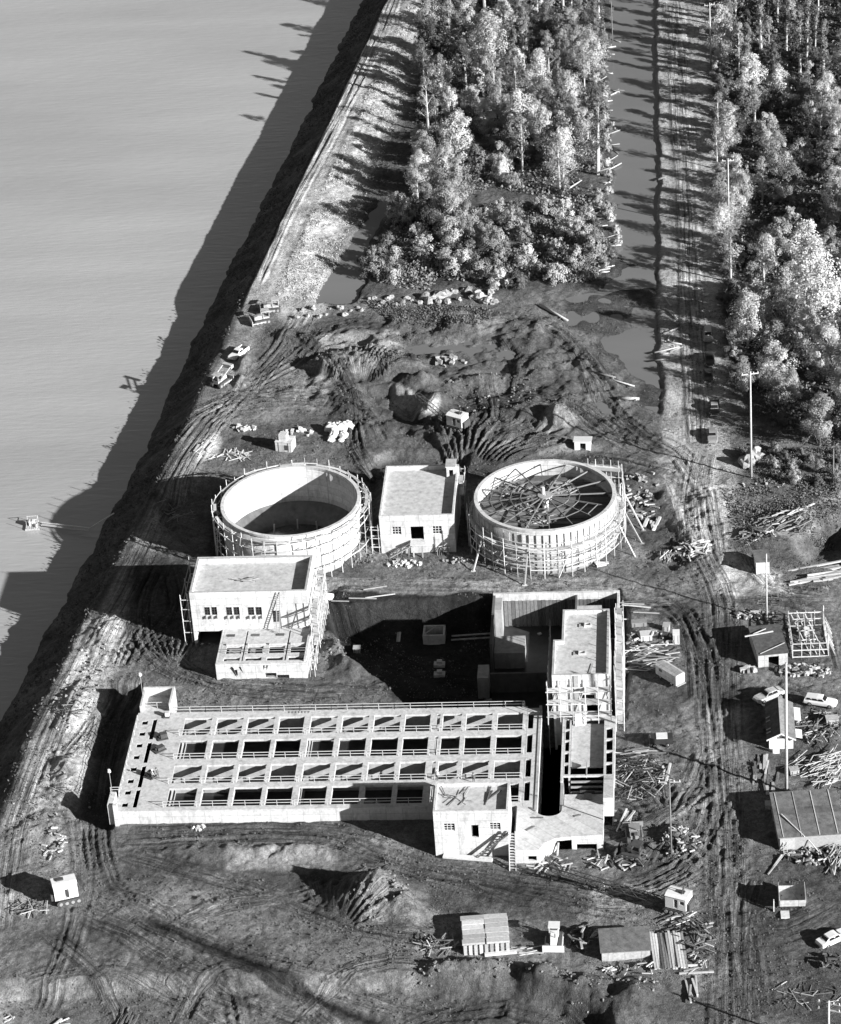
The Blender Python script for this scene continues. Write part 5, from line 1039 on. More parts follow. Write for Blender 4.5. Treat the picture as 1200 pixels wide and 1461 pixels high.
# concrete chamber, pedestals and boards on the yard floor
p = S(620, 908, -5); t = thing('concrete_box', 'square open concrete chamber on the shaded yard floor', 'chamber', (p.x, p.y, gz(p.x, p.y))); m = MB(); m.plate((-1.8, -1.5, -.2), (1,0,0), (0,1,0), 3.6, 3.2, 2.0, [(.3, 3.3, .3, 2.9)]); m.build('walls', 'roof_concrete', t); bx('base_slab', t, 'grey_concrete', -1.5, 1.5, -1.2, 1.4, -.2, -.05); bar('cross_plank', t, (-1.6, -1.1, 1.85), (.6, 1.5, 1.85), .2, .06, 'timber')
t = thing('pipe_pair', 'pair of long pale pipes from the open chamber to the enclosure', 'pipe', (*S(640, 905, -5)[:2], gz(*S(640, 905, -5)[:2])))
for k in range(2): a = Vector((.5, -.2-1.2*k, .3)); pole('pipe', t, a, a+Vector((7.2, .3, .2)), .32, 'roof_concrete')
for i, v in enumerate((947, 961)):
    p = S(627, v, -5); t = thing('concrete_footing', ('stepped concrete footing on the yard floor, farther of two','stepped concrete footing on the yard floor, nearer of two')[i], 'footing', (p.x, p.y, gz(p.x, p.y))); bx('base', t, 'roof_concrete', -.9, .9, -.6, .6, -.15, .4); bx('pedestal', t, 'concrete', -.4, .4, -.3, .4, .402, .9)
t = thing('upright_boards', 'narrow upright board panel on the shaded yard floor', 'panel', (*S(569, 905, -5)[:2], gz(*S(569, 905, -5)[:2])))
for k in range(2): bar('board', t, (-.16+.32*k, -1.8, .25), (-.16+.32*k, 1.8, .35), .3, .1, 'pale_timber')
for i, (u, v, l_, a) in enumerate(((520,884,4.6,-4),(545,880,5,12),(538,868,4,14),(488,888,3,-5),(690,992,2.8,25))):
    p = S(u, v, -4); t = thing('plank', ('thin board lying right of the small yard box','long thin board crossing the middle of the yard','thin board slanting near the yard far edge','thin board left of the small yard box','short thick timber beside the basin rear railing')[i], 'plank', (p.x, p.y, gz(p.x, p.y)+.15), R(a)); bar('board', t, (-l_/2,0,0), (l_/2,0,0), .22 if i < 4 else .7, .1, 'timber')
# hopper at the right
p = S(1131, 1300); t = thing('steel_hopper', 'half-round steel hopper with open dark top in front of the wide shed', 'hopper', (p.x, p.y, gz(p.x, p.y)), R(1)); r_ = 1.7
pr = [(r_*math.cos(a)+1.7, 1.9+r_*math.sin(a)) for a in np.linspace(math.pi, 2*math.pi, 15)]
m = MB()
for k in range(14): (ya, za), (yb, zb2) = pr[k], pr[k+1]; m.add([(-1.8, ya, za), (1.8, ya, za), (1.8, yb, zb2), (-1.8, yb, zb2)], [(0,1,2,3)])
m.build('trough', 'tin', t)
for x in (-1.85, 1.8): MB().prismx(pr+[(pr[-1][0], 2.5), (pr[0][0], 2.5)], x, x+.06).build('end_plate', 'pale_paint', t)
bx('front_plate', t, 'tin', -1.78, 1.78, -.04, .0, .9, 1.95); bx('chute', t, 'timber', -1.7, -.5, -1.6, -.05, -.05, .2); bar('side_board', t, (-2.6, .2, .0), (-2.6, .2, 1.9), .4, .12, 'white_paint')
for x in (-1.4, 1.4):
    for y in (.6, 2.8): pole('leg', t, (x, y, -.2), (x, y, .75), .16, 'dark_metal')

# ------------------------------------------------------------------ lumber stacks at the bottom
a = S(661, 1364); b = S(729, 1359); t = thing('lumber_stack', 'large stack of pale boards in rows at the bottom of the site', 'lumber', (a.x, a.y, gz(*((a+b)/2)[:2])-.1), math.atan2(b.y-a.y, b.x-a.x)); w = (b-a).length
for lay in range(4):
    for k in range(6):
        for h in range(2): bar('board', t, (.05+h*w/2+rr.uniform(-.1,.1), .7+1.05*k, .3+.5*lay+rr.uniform(-.04,.04)), (w/2-.1+h*w/2+rr.uniform(-.1,.1), .7+1.05*k, .3+.5*lay+rr.uniform(-.04,.04)), .9, .42, 'pale_timber')
for k in range(9): bar('end_board', t, (.35+k*w/9, .05, .0), (.35+k*w/9, .12, 1.75), .45, .1, 'timber')
bar('front_beam', t, (w*.45, -.3, .3), (w+.8, -.2, .35), .5, .35, 'pale_timber'); bar('bearer', t, (0, .3, .05), (w, .3, .05), .2, .2, 'dark_timber')
a = S(859, 1372); b = S(929, 1367); t, w = hut('low shed with smooth dark roof and pale front beside the plank stack', 859, 1371, 928, 1367, 4.6, 1.6, 'tin', 'grey_roof', False, 'tool_shed', -.2, cat='shed')
a = S(948, 1385); t = thing('plank_stack', 'stack of long planks, some pale, right of the low smooth-roofed shed', 'lumber', (a.x, a.y, gz(a.x, a.y)), R(3))
for k in range(13): bar('plank', t, (-1.2+.36*k, -.2+rr.uniform(-.2,.2), .5+rr.uniform(0,.25)), (-1.5+.36*k, 7.4+rr.uniform(-.4,.3), .55+rr.uniform(0,.25)), .3, .16, 'pale_timber' if k in (2,6,7,9,10,11) else 'dark_timber' if k in (3,4,5) else 'timber')
for y in (1, 6): bar('bearer', t, (-1.4, y, .2), (3.4, y, .2), .2, .3, 'dark_timber')
rr = random.Random(21)
J = jumble; TM = ['pale_timber','timber','dark_timber']; DK = ['timber','dark_timber','dark_timber','pale_timber']
J('tangle of boards left of the large board stack', 'lumber', 628, 1352, 0, 26, 2.6, .2, .1, DK, 2.6, rady=1.6)
J('stray boards between the board stack and the small tractor', 'lumber', 755, 1357, 0, 9, 3.0, .25, .12, TM, 2.6, rady=.9, ang=10, jit=25)
J('dark clutter left of the low smooth-roofed shed', 'scrap', 835, 1340, 0, 24, 1.6, .4, .3, ['dark_timber','dark_metal','timber'], 2.2, rady=3)
J('boards lying before the white crawler crane', 'lumber', 965, 1317, 0, 12, 3.6, .3, .12, TM, 2.0, ang=28, jit=14)
J('dark stacked scrap right of the plank stack', 'scrap', 1002, 1350, 0, 40, 2.0, .3, .18, ['dark_timber','dark_metal','timber','dark_timber'], 1.6, rady=5)
J('crossed pale boards at the end of the plank stack', 'lumber', 995, 1385, 0, 5, 4.2, .28, .14, ['pale_timber','timber'], 1.2, ang=25, jit=30)
J('broken boards and rubble before the low smooth-roofed shed', 'scrap', 905, 1385, 0, 20, 1.5, .3, .2, TM, 4, rady=1.2)
J('loose poles along the dark strip at the bottom', 'lumber', 985, 1415, 0, 6, 5.0, .25, .2, ['timber','pale_timber'], 1.5, ang=95, jit=10)
J('large jumble of scrap lumber right of the notched building', 'lumber', 925, 940, 0, 46, 4.2, .28, .12, TM, 4.2, ang=12, jit=35, rady=4, stack=.03)
J('jumble of boards at the upper corner of the scrap yard', 'lumber', 905, 870, 0, 10, 4.5, .3, .12, TM, 2.8, ang=-4, jit=14)
J('scattered sacks and offcuts around the site boxes', 'scrap', 935, 915, 0, 22, 1.1, .5, .4, ['concrete','dark_timber','pale_timber','timber'], 4.5, rady=2)
J('dense dark stack of reinforcing bars and forms right of the gate chamber', 'scrap', 910, 1115, 0, 120, 3.2, .14, .12, ['dark_metal','dark_timber','dark_metal','timber'], 4.2, rady=5.5, stack=.012)
J('dark upright forms heaped beside the gate chamber', 'scrap', 905, 1085, 0, 30, 2.6, .3, .14, ['dark_timber','timber','dark_metal'], 3.5, rady=2.0, ang=5, jit=20)
J('pale timbers leaning right of the bar stack', 'lumber', 950, 1110, 0, 4, 5.0, .4, .25, ['pale_timber'], .5, ang=86, jit=4)
J('pale plank and props at the channel chamber right side', 'lumber', 893, 1175, 0, 5, 5.0, .3, .2, ['pale_timber','timber'], 1.0, ang=75, jit=10)
J('rubbish heap with pale scraps round the thin pole', 'scrap', 972, 1205, 0, 60, 1.2, .35, .25, ['concrete','dark_timber','timber','dark_metal'], 3.0, rady=3.2, stack=.01)
J('clutter of boards and drums along the mouth of the channel', 'scrap', 880, 1230, 0, 30, 1.8, .3, .25, TM+['dark_metal'], 5, rady=2, stack=.01)
J('broken boards below the wooden stair', 'scrap', 790, 1235, 0, 22, 1.7, .3, .15, TM, 3.4, rady=1.8, stack=.01)
J('pile of tins and sacks before the framed hut', 'scrap', 1145, 958, 0, 60, .9, .55, .45, ['concrete','dark_metal','pale_paint','dark_timber'], 4.6, rady=1.8, stack=.006)
J('pale sacks at the corner of the flat-roofed shed', 'sack', 1072, 957, 0, 7, 1.2, .8, .5, ['concrete','rock'], 1.3, rady=.7)
J('rough scrap behind the flat-roofed shed', 'scrap', 1078, 878, 0, 26, 1.4, .5, .4, ['tin','dark_timber','dark_metal','timber'], 3.8, rady=1.2, stack=.01)
J('dark lumber rack right of the gabled shed', 'lumber', 1160, 1040, 0, 60, 3.0, .2, .14, ['dark_timber','dark_timber','timber','dark_metal'], 4.2, rady=4.0, stack=.02)
J('bright heap of fanned poles at the right edge', 'lumber', 1183, 1098, 0, 80, 4.6, .13, .11, ['pale_timber','pale_timber','timber'], 3.0, ang=40, jit=40, rady=4, stack=.02)
J('thin poles lying left of the bright pole heap', 'lumber', 1150, 1090, 0, 10, 4.5, .14, .1, ['timber','pale_timber'], 2.2, ang=55, jit=22)
J('boards and boxes in the shade left of the tall pole', 'lumber', 1092, 1105, 0, 14, 3.2, .6, .2, ['timber','tin','dark_timber'], 2.0, rady=4.5, ang=88, jit=8, stack=.01)
J('clutter along the front of the wide shed', 'scrap', 1165, 1222, 0, 46, 1.3, .35, .3, ['dark_timber','pale_paint','timber','dark_metal'], 4.5, rady=2.0, stack=.01)
J('upright frames and poles at the right of the wide shed', 'lumber', 1192, 1225, 0, 16, 4.0, .18, .14, ['pale_timber','timber'], 1.3, ang=85, jit=25, rady=3)
J('two long poles leaning left of the wide shed', 'lumber', 1108, 1232, 0, 2, 5.0, .2, .2, ['timber'], .4, ang=62, jit=3)
J('stack of pale sawn beams at the right edge beyond the pit', 'lumber', 1185, 826, 0, 9, 9.0, .5, .35, ['pale_timber','pale_timber','timber'], 2.8, ang=13, jit=5, rady=1.8, stack=.05)
J('long poles lying over the shaded pit edge', 'lumber', 1170, 800, 0, 4, 10, .3, .25, ['timber'], 2, ang=19, jit=4, rady=1.6)
J('tangle of dark and pale wreckage above the small pale hut', 'scrap', 1078, 765, 0, 30, 2.2, .3, .2, DK, 3.0, rady=1.6)
J('roots and broken timber along the top of the excavated bank', 'scrap', 1120, 745, 0, 30, 3.2, .25, .2, ['driftwood','dark_timber','bark'], 4.5, ang=35, jit=30, rady=2.4)
J('three pale planks on the ground above the excavated bank', 'lumber', 1160, 728, 0, 3, 3.4, .3, .12, ['pale_timber'], 1.6, ang=32, jit=4)
J('white plank heap and trestles by the road right of the spoked tank', 'lumber', 985, 785, 0, 40, 2.2, .4, .3, ['concrete','pale_timber','pale_timber','dark_timber'], 3.0, rady=3.0, stack=.03)
J('small trestle of poles between spoked tank and plank heap', 'lumber', 950, 790, 0, 9, 3.2, .2, .16, ['timber','pale_timber'], 1.0, ang=80, jit=22, stack=.1)
J('rubbish strewn beside the right of the spoked tank', 'scrap', 908, 720, 0, 46, 1.6, .35, .3, TM+['rock','dark_metal'], 3.6, rady=4, stack=.008)
J('pale boards standing in the hollow right of the spoked tank', 'lumber', 930, 740, 0, 8, 2.4, .5, .3, ['concrete','pale_timber'], 1.2, ang=85, jit=12, rady=1.6)
J('pale boards at the right foot of the spoked tank', 'lumber', 853, 806, 0, 6, 2.4, .8, .15, ['pale_timber','concrete'], 1.4, ang=5, jit=20, rady=.7)
J('bare roots and poles on the shaded slope left of the open tank', 'scrap', 250, 715, 0, 14, 3.6, .1, .1, ['timber','driftwood'], 3.0, rady=3)
J('driftwood and rags on the rubble between dike road and basin', 'scrap', 105, 1020, 0, 14, 2.2, .15, .12, ['driftwood','dark_timber'], 2.6, rady=2.2)
J('light boards scattered above the crawler machine at lower left', 'lumber', 78, 1205, 0, 18, 1.4, .4, .2, ['concrete','pale_timber','dark_timber'], 1.8, rady=3.4, stack=.01)
J('branches and boards left of the crawler machine', 'scrap', 40, 1298, 0, 16, 3.0, .14, .12, ['driftwood','pale_timber','dark_timber'], 3.0, rady=1.2)
J('three pale boards at the bottom left edge', 'lumber', 90, 1447, 0, 4, 3.0, .25, .15, ['pale_timber'], 2.0, ang=30, jit=45, rady=.6)
J('pale boards at the very corner, bottom left', 'lumber', 8, 1440, 0, 4, 2.0, .25, .15, ['pale_timber','timber'], 1.0, rady=1.2)
J('dark burnt boards at the bottom left of the tracks', 'lumber', 180, 1440, 0, 10, 3.2, .3, .15, ['dark_timber'], 1.5, ang=80, jit=12)
J('scrap poles on the flat ground at the lower right', 'lumber', 1150, 1420, 0, 20, 2.6, .14, .12, ['timber','dark_timber'], 4.5, rady=3.2, stack=.005)
J('dark oil drums and scrap behind the white sedan', 'scrap', 1185, 1375, 0, 16, 1.4, .4, .3, ['dark_metal','dark_timber'], 1.8, rady=1.5)
J('pale wreckage near the rear of the open tank', 'scrap', 330, 650, 0, 26, 2.2, .25, .16, ['pale_timber','concrete','timber'], 3.4, rady=1.8, stack=.008)
J('bright boards leaning by the dike road above the open tank', 'lumber', 292, 640, 0, 8, 3.4, .5, .1, ['pale_timber','concrete'], 1.6, ang=70, jit=15)
rubble('pale broken blocks in front of the basin wall', 285, 1182, 14, 1.0, .6, .6, 'concrete', seed=3); rubble('row of pale stones along the foot of the basin wall', 365, 1172, 20, 6, .4, .35, 'rock', seed=4)
rubble('white broken concrete behind the open tank', 348, 612, 22, 2.0, 1.2, .9, 'concrete', seed=5); rubble('white rubble strewn left of the tarpaulin heap', 430, 618, 18, 3.4, 1.6, .8, 'concrete', seed=6)
rubble('grey clods along the terrace edge below the lumber stacks', 690, 1388, 70, 11, 2.0, .5, 'soil_clod', seed=7, cat='clods', name='clod_bank', piece='clod'); rubble('grey clods on the spoil heap in the foreground', 550, 1295, 50, 5, 4, .5, 'soil_clod', seed=8, cat='clods', name='clod_bank', piece='clod')
rubble('clods along the lower end of the terrace edge', 850, 1410, 60, 9, 4, .5, 'soil_clod', seed=9, cat='clods', name='clod_bank', piece='clod'); rubble('clods on the mound before the filter cells', 490, 930, 46, 4.5, 4, .45, 'soil_clod', seed=10, cat='clods', name='clod_bank', piece='clod'); rubble('clods on the mound beside the open tank', 500, 792, 40, 4, 3.5, .45, 'soil_clod', seed=11, cat='clods', name='clod_bank', piece='clod')
rubble('pale lumps along the rubble strip of the dike', 125, 985, 60, 4, 20, .45, 'rock', seed=12, cat='rubble'); rubble('pale lumps on the dike flank at the lower left', 70, 1150, 40, 6, 9, .4, 'rock', seed=13)
rubble('clods along the spoil ridges behind the middle house', 700, 560, 60, 9, 8, .55, 'soil_clod', seed=14, cat='clods', name='clod_bank', piece='clod'); rubble('pale stones round the puddle heap', 640, 515, 24, 3, 2, 1.1, 'rock', seed=15); rubble('pale lumps right of the spoked tank', 915, 690, 30, 4, 4, .8, 'rock', seed=16)
rubble('stones beneath the two boulders near the far pole', 1090, 690, 14, 4, 2, .6, 'rock', seed=17); rubble('rubble along the front of the middle house pit road', 520, 800, 26, 5, 1.5, .6, 'soil_clod', seed=18)

ORD = ['first','second','third','fourth','fifth','sixth','seventh','eighth','ninth','tenth','eleventh','twelfth','thirteenth','fourteenth','fifteenth','sixteenth','seventeenth','eighteenth','nineteenth','twentieth']
def ordinal(i): return ORD[i] if i < 20 else '%d%s' % (i+1, {1:'st',2:'nd',3:'rd'}.get((i+1) % 10, 'th') if (i+1) % 100 not in (11,12,13) else 'th')
# ------------------------------------------------------------------ boulders, logs, tarpaulin heap
BM = [blob_mesh('boulder', s, 'rock') for s in range(5)]
rd2 = random.Random(14)
row = [(425,452),(470,448),(520,440),(560,436),(600,434),(630,428),(660,425),(690,426),(705,432)]
for k in range(46):
    f = k/45*(len(row)-1); i = min(int(f), len(row)-2); u = row[i][0]+(row[i+1][0]-row[i][0])*(f-i)+rd2.uniform(-3,3); v = row[i][1]+(row[i+1][1]-row[i][1])*(f-i)+rd2.uniform(-14,7)
    p = S(u, v); s = rd2.uniform(.4, 1.15)*(1.1 if k > 20 else .7); o = link('boulder', BM[k % 5]); o.location = (p.x, p.y, gz(p.x, p.y)+s*.25); o.scale = (s*1.25, s, s*.75); o.rotation_euler = (0, 0, rd2.uniform(0,6)); tag(o, ordinal(k)+' pale boulder from the dike end in the row along the wood edge', 'boulder', 'boulders along the wood edge')
for i, (u, v, s) in enumerate(((1066,664,1.6),(1077,655,1.7))):
    p = S(u, v); o = link('boulder', BM[i]); o.location = (p.x, p.y, gz(p.x, p.y)+s*.6); o.scale = (s, s*.9, s*.9); tag(o, ('round pale boulder left of the far tall pole foot','round pale boulder right behind the far tall pole foot')[i], 'boulder')
p = S(483, 612); t = thing('canvas_heap', 'white canvas-covered heap with hanging folds behind the open tank', 'heap', (p.x, p.y, gz(p.x, p.y))); m = MB(); n1 = 14
for (cx_, cy_, sx, sy, h) in ((.6, 0, 2.2, 1.2, 1.2), (-1.2, -.4, 1.3, 1.0, 1.5), (1.7, .3, 1.2, .9, 1.4), (-.6, -2.4, .9, 1.4, 1.5), (1.2, -2.8, .8, 1.3, .9), (-.9, -4.2, .7, 1.0, .8), (.9, -4.6, .5, .8, .5)):
    sec = []
    for j in range(5): f = j/4; k = math.cos(f*1.45); sec.append([(cx_+sx*k*math.cos(2*math.pi*i/n1)*(1+.12*math.sin(i*5)), cy_+sy*k*math.sin(2*math.pi*i/n1)*(1+.1*math.cos(i*3)), -.2+h*math.sin(f*1.5)*1.0) for i in range(n1)])
    m.loft(sec)
m.v = [(a_+rd2.uniform(-.22,.22), b_+rd2.uniform(-.22,.22), c_*rd2.uniform(.7,1.15)) for a_, b_, c_ in m.v]; m.build('canvas_cover', 'canvas', t)
def log(label, u, v, L, ang, dia=.45, mat='driftwood', z=0, group=None, branch=False):
    p = S(u, v, z); zz = gz(p.x, p.y); zz = max(zz, -0.45); t = thing('log', label, 'log', (p.x, p.y, zz+dia*.35), R(ang), group); MB().cyl((-L/2,0,0), (L/2,0,rd2.uniform(-.05,.15)), dia/2, dia*.33, 8).build('trunk', mat, t, True)
    for k in range(3 if branch else 1): x = L*rd2.uniform(-.1,.45); a = rd2.uniform(.5, 1.2)*rd2.choice((-1,1)); q = L*.18*rd2.uniform(.5,1.3); MB().cyl((x,0,0), (x+math.cos(a)*q, math.sin(a)*q, rd2.uniform(.1,.5)), dia*.22, dia*.1, 6).build('limb', mat, t)
log('pale forked dead tree lying at the ditch edge below the wood', 840, 395, 9, 20, .5, 'driftwood', -.8, None, True); log('white dead branch on the ditch bank beside the bushes', 818, 270, 6, 55, .4, 'pale_timber', -.8, None, True); log('pale log spanning toward the berm below the wood', 790, 447, 9, -52, .6, 'driftwood', 0); log('thick short log by the ditch end', 897, 578, 4, -10, .8, 'driftwood', -1)
log('long dark log lying across the muddy ditch end', 880, 552, 8, -35, .4, 'driftwood', -1); log('pale log beside the muddy ditch end', 862, 545, 5, -30, .5, 'driftwood', -1)
for k, (u, v, L, a) in enumerate(((954,440,3,110),(958,455,4,-60),(962,460,3,-65),(958,480,4,40),(955,490,2.5,80),(952,508,5,20),(965,507,3,35),(950,513,2,10),(962,498,3,-20),(945,522,3,5))): log(ordinal(k)+' loose log, counted downward, at the road edge above the ditch end', u, v, L, a, .4, 'driftwood', -1, 'logs at the road edge')
for k in range(34):
    v = 60+k*10+rd2.uniform(-5,5); u = 858+22*rd2.random()-(18 if 280 < v < 330 else 0); log(ordinal(k)+' driftwood piece from the top along the wooded ditch bank', u, v, rd2.uniform(1.5,4.5), rd2.uniform(-60,60), rd2.uniform(.2,.4), rd2.choice(['driftwood','driftwood','pale_timber']), -.8, 'driftwood along the ditch bank')
log('thin dark boom log across the ditch at the top', 906, 56, 9.5, -.8, .3, 'bark', -.8); log('pale pole floating in the upper ditch', 880, 131, 3.6, -18, .25, 'driftwood', -.8); log('short dark stump log at the far ditch bank', 945, 262, 2, 30, .5, 'bark', -1)

# ------------------------------------------------------------------ poles, raft, people
def utility_pole(label, u, v, vt, arms=1, armw=2.4, mat='pale_bark', dia=.42, name='utility_pole', rot=0, fixed=None):
    p = S(u, v); z = gz(p.x, p.y); lo, hi = 0, 60.
    for _ in range(40):
        md = (lo+hi)/2; q = Vector((p.x, p.y, z+md))-CAM; yy = 730.5-FPX*(q@Ua)/(q@Fw)
        if yy > vt: lo = md
        else: hi = md
    h = fixed or lo; t = thing(name, label, 'pole', (p.x, p.y, z), R(rot)); MB().cyl((0,0,-.5), (0,0,h), dia/2, dia*.32, 10).build('shaft', mat, t, True)
    for k in range(arms):
        zz = h-.6-1.1*k; ca = bar('crossarm', t, (-armw/2, .2, zz), (armw/2, .2, zz), .14, .16, 'timber'); bar('arm_brace', t, (-armw*.3, .22, zz), (0, .22, zz-.9), .06, .06, 'grey_metal'); bar('arm_brace', t, (armw*.3, .22, zz), (0, .22, zz-.9), .06, .06, 'grey_metal')
        for x in (-armw*.45, 0.0 if k else armw*.2, armw*.45): MB().cyl((x, .2, zz+.08), (x, .2, zz+.36), .08, .06, 8).build('insulator', 'white_paint', t)
    return t
utility_pole('tall bare pole with bracketed crossarm at the wood edge beside two boulders', 1072, 682, 530, 1, 3.0, rot=12); utility_pole('pole rising from the trees halfway along the road', 1040, 330, 226, 1, 2.4, dia=.35); utility_pole('farthest pole beside the road at the top edge', 1014, 95, 4, 1, 2.4, dia=.35, rot=15)
utility_pole('slim pale pole behind the flat-roofed shed', 1094, 886, 790, 0, dia=.35); utility_pole('tallest pale pole standing in front of the gabled shed', 1122, 1130, 946, 0, dia=.55); utility_pole('thin dark pole with low crossarm at the rubbish heap', 958, 1222, 1112, 1, 3.2, 'bark', .28); utility_pole('short dark post at the wood edge right of the far pole', 1189, 690, 640, 0, mat='bark', dia=.3); utility_pole('pole with paired crossarms at the lower right corner', 1182, 1500, 1428, 2, 3.0, rot=-18); utility_pole('thin marker pole beside the far ditch', 874, 58, 2, 0, mat='bark', dia=.25)
t = thing('chimney_stack', 'added tall stack out of view at lower right, casts the long foreground shadow', 'chimney', (185, -187, 0)); MB().cyl((0,0,-1), (0,0,93), 1.2, .8, 20).build('shaft', 'grey_concrete', t, True); MB().cyl((0,0,93), (0,0,94), 1.0, 1.0, 20).build('cap', 'grey_concrete', t)  # stack added out of view to cast the long diagonal shadow
p = S(47, 752, -6); t = thing('pump_raft', 'small timber pump raft moored off the river bank', 'raft', (p.x, p.y, -6.0), R(5)); t.scale = (.72, .72, .72)
for k in range(5): pole('float_log', t, (-1.8, -1.4+.7*k, .05), (1.8, -1.4+.7*k, .05), .5, 'driftwood')
for k in range(7): bar('deck_plank', t, (-1.5+.5*k, -1.6, .38), (-1.5+.5*k, 1.6, .38), .4, .08, 'pale_timber')
bx('pump_house', t, 'white_paint', -.8, .6, -.2, 1.0, .43, 1.7); MB().cyl((.9,-.6,.43), (.9,-.6,1.3), .35, None, 10).build('pump', 'pale_paint', t)
for x, y in ((-1.3,-1.3),(1.3,-1.3),(1.3,1.3),(-1.3,1.3)): pole('frame_post', t, (x,y,.4), (x,y,2.5), .12, 'pale_timber')
for z in (1.4, 2.4): bar('frame_rail', t, (-1.3,1.3,z), (1.3,1.3,z), .1, .1, 'pale_timber'); bar('frame_rail', t, (1.3,-1.3,z), (1.3,1.3,z), .1, .1, 'pale_timber')
q = S(128, 757, -5.2); t2 = thing('gangway', 'long pale pipe and plank gangway from the bank to the raft', 'gangway', (p.x+1.6, p.y, -6.0)); d = Vector((q.x-p.x-1.6, q.y-p.y, 1.0)); bar('walk_plank', t2, (0,0,.45), (d.x,d.y,.9), .5, .1, 'pale_timber'); pole('pipe', t2, (0,.5,.6), (d.x,d.y+.5,1.0), .28, 'pale_paint'); pole('pipe_end', t2, (d.x,d.y+.5,1.0), (d.x+4.5,d.y+1.1,3.6), .25, 'pale_paint')
def person(label, u, v, z, head, shirt, hat, stride=.25, bend=0.0):
    p = S(u, v, z); zz = z if z > .5 else gz(p.x, p.y)
    J_ = {'pelvis':(0,0,.95),'waist':(.0+bend*.1,0,1.12),'chest':(.02+bend*.3,0,1.35),'neck':(.03+bend*.42,0,1.5),'head':(.06+bend*.5,0,1.62),'crown':(.06+bend*.52,0,1.75)}
    E_ = [('pelvis','waist'),('waist','chest'),('chest','neck'),('neck','head'),('head','crown')]; Rr = {'pelvis':.16,'waist':.14,'chest':.17,'neck':.065,'head':.1,'crown':.085}
    for s, nm in ((1,'l'),(-1,'r')):
        f = stride*s
        for k, c, r_ in (('hip',(0,.1*s,.9),.105),('knee',(.06+f*.5,.11*s,.5),.07),('ankle',(f,.11*s,.09),.048),('toe',(f+.2,.12*s,.04),.04),('shoulder',(.02+bend*.36,.2*s,1.43),.075),('elbow',(-.02-f*.5+bend*.5,.27*s,1.16),.052),('wrist',(.12-f+bend*.7,.27*s,.93),.035),('palm',(.15-f+bend*.72,.27*s,.85),.035)): J_[nm+k] = c; Rr[nm+k] = r_
        E_ += [('pelvis',nm+'hip'),(nm+'hip',nm+'knee'),(nm+'knee',nm+'ankle'),(nm+'ankle',nm+'toe'),('chest',nm+'shoulder'),(nm+'shoulder',nm+'elbow'),(nm+'elbow',nm+'wrist'),(nm+'wrist',nm+'palm')]
        pa = Vector(J_[nm+'palm'])
        for k, (dx, ln) in enumerate(((-.03,.075),(-.01,.09),(.012,.085),(.032,.065))):
            J_[nm+'f%d' % k] = tuple(pa+Vector((dx,0,-.04))); J_[nm+'g%d' % k] = tuple(pa+Vector((dx+.02,-.01*s,-.04-ln))); Rr[nm+'f%d' % k] = .0095; Rr[nm+'g%d' % k] = .008; E_ += [(nm+'palm',nm+'f%d' % k),(nm+'f%d' % k,nm+'g%d' % k)]
        J_[nm+'t0'] = tuple(pa+Vector((.045,-.02*s,.01))); J_[nm+'t1'] = tuple(pa+Vector((.07,-.03*s,-.05))); Rr[nm+'t0'] = .011; Rr[nm+'t1'] = .009; E_ += [(nm+'palm',nm+'t0'),(nm+'t0',nm+'t1')]
    ks = list(J_); me = bpy.data.meshes.new('person'); me.from_pydata([J_[k] for k in ks], [(ks.index(a), ks.index(b)) for a, b in E_], [])
    o = bpy.data.objects.new('tmp_person', me); COL.objects.link(o); sk = o.modifiers.new('skin', 'SKIN'); sk.use_smooth_shade = True; o.modifiers.new('sub', 'SUBSURF').levels = 1
    for i, k in enumerate(ks): sv = me.skin_vertices[0].data[i]; sv.radius = (Rr[k], Rr[k]); sv.use_root = (k == 'pelvis')
    dg = bpy.context.evaluated_depsgraph_get(); fm = bpy.data.meshes.new_from_object(o.evaluated_get(dg)); bpy.data.objects.remove(o)
    for mm in ('trousers', shirt, 'skin', 'hair', 'rubber'): fm.materials.append(MAT[mm])
    for pl in fm.polygons:
        c = pl.center; arm = abs(c.y) > .2 and c.z < 1.5; pl.material_index = 4 if c.z < .12 else 2 if (arm and c.z < .98) else 0 if c.z < 1.0 else 1 if c.z < 1.5 else 3 if c.z > 1.7 else 2
    fm.name = 'person'; o = link('person', fm); o.location = (p.x, p.y, zz); o.rotation_euler = (0,0,R(head)); tag(o, label, 'person')
    hx = J_['crown'][0]
    m = MB(); sec = [[(hx+r_*math.cos(2*math.pi*i/12)*1.1, r_*math.sin(2*math.pi*i/12), zc) for i in range(12)] for r_, zc in ((.17,1.72),(.135,1.73),(.12,1.8),(.06,1.86))]; m.loft(sec).build('hard_hat' if hat else 'cap', 'hard_hat' if hat else 'trousers', o, True)
    m = MB(); m.loft([[(hx+.105+.02*k, (-.02+.01*k)*1, 1.62-.02*k), (hx+.105+.02*k, (.02-.01*k), 1.62-.02*k), (hx+.105, .015, 1.66), (hx+.105, -.015, 1.66)] for k in range(2)]).build('nose', 'skin', o)
person('walking worker in white shirt on the muddy track at the channel mouth', 861, 1272, 0, 200, 'shirt', True); person('worker in dark clothes walking left of the white-shirted worker', 836, 1265, 0, 190, 'trousers', False)
person('worker standing on the basin end deck beside the lower machine', 218, 1112, DZ, 40, 'shirt', True, .1); person('worker in dark shirt on the basin end deck, right of another', 226, 1110, DZ, 150, 'trousers', False, .1, .3)
person('worker standing on the walkway railing line at the pump house roof', 676, 1117, DZ, 90, 'trousers', False, .08); person('worker on the walkway behind the pump house left corner', 624, 1113, DZ, 60, 'shirt', True, .1)

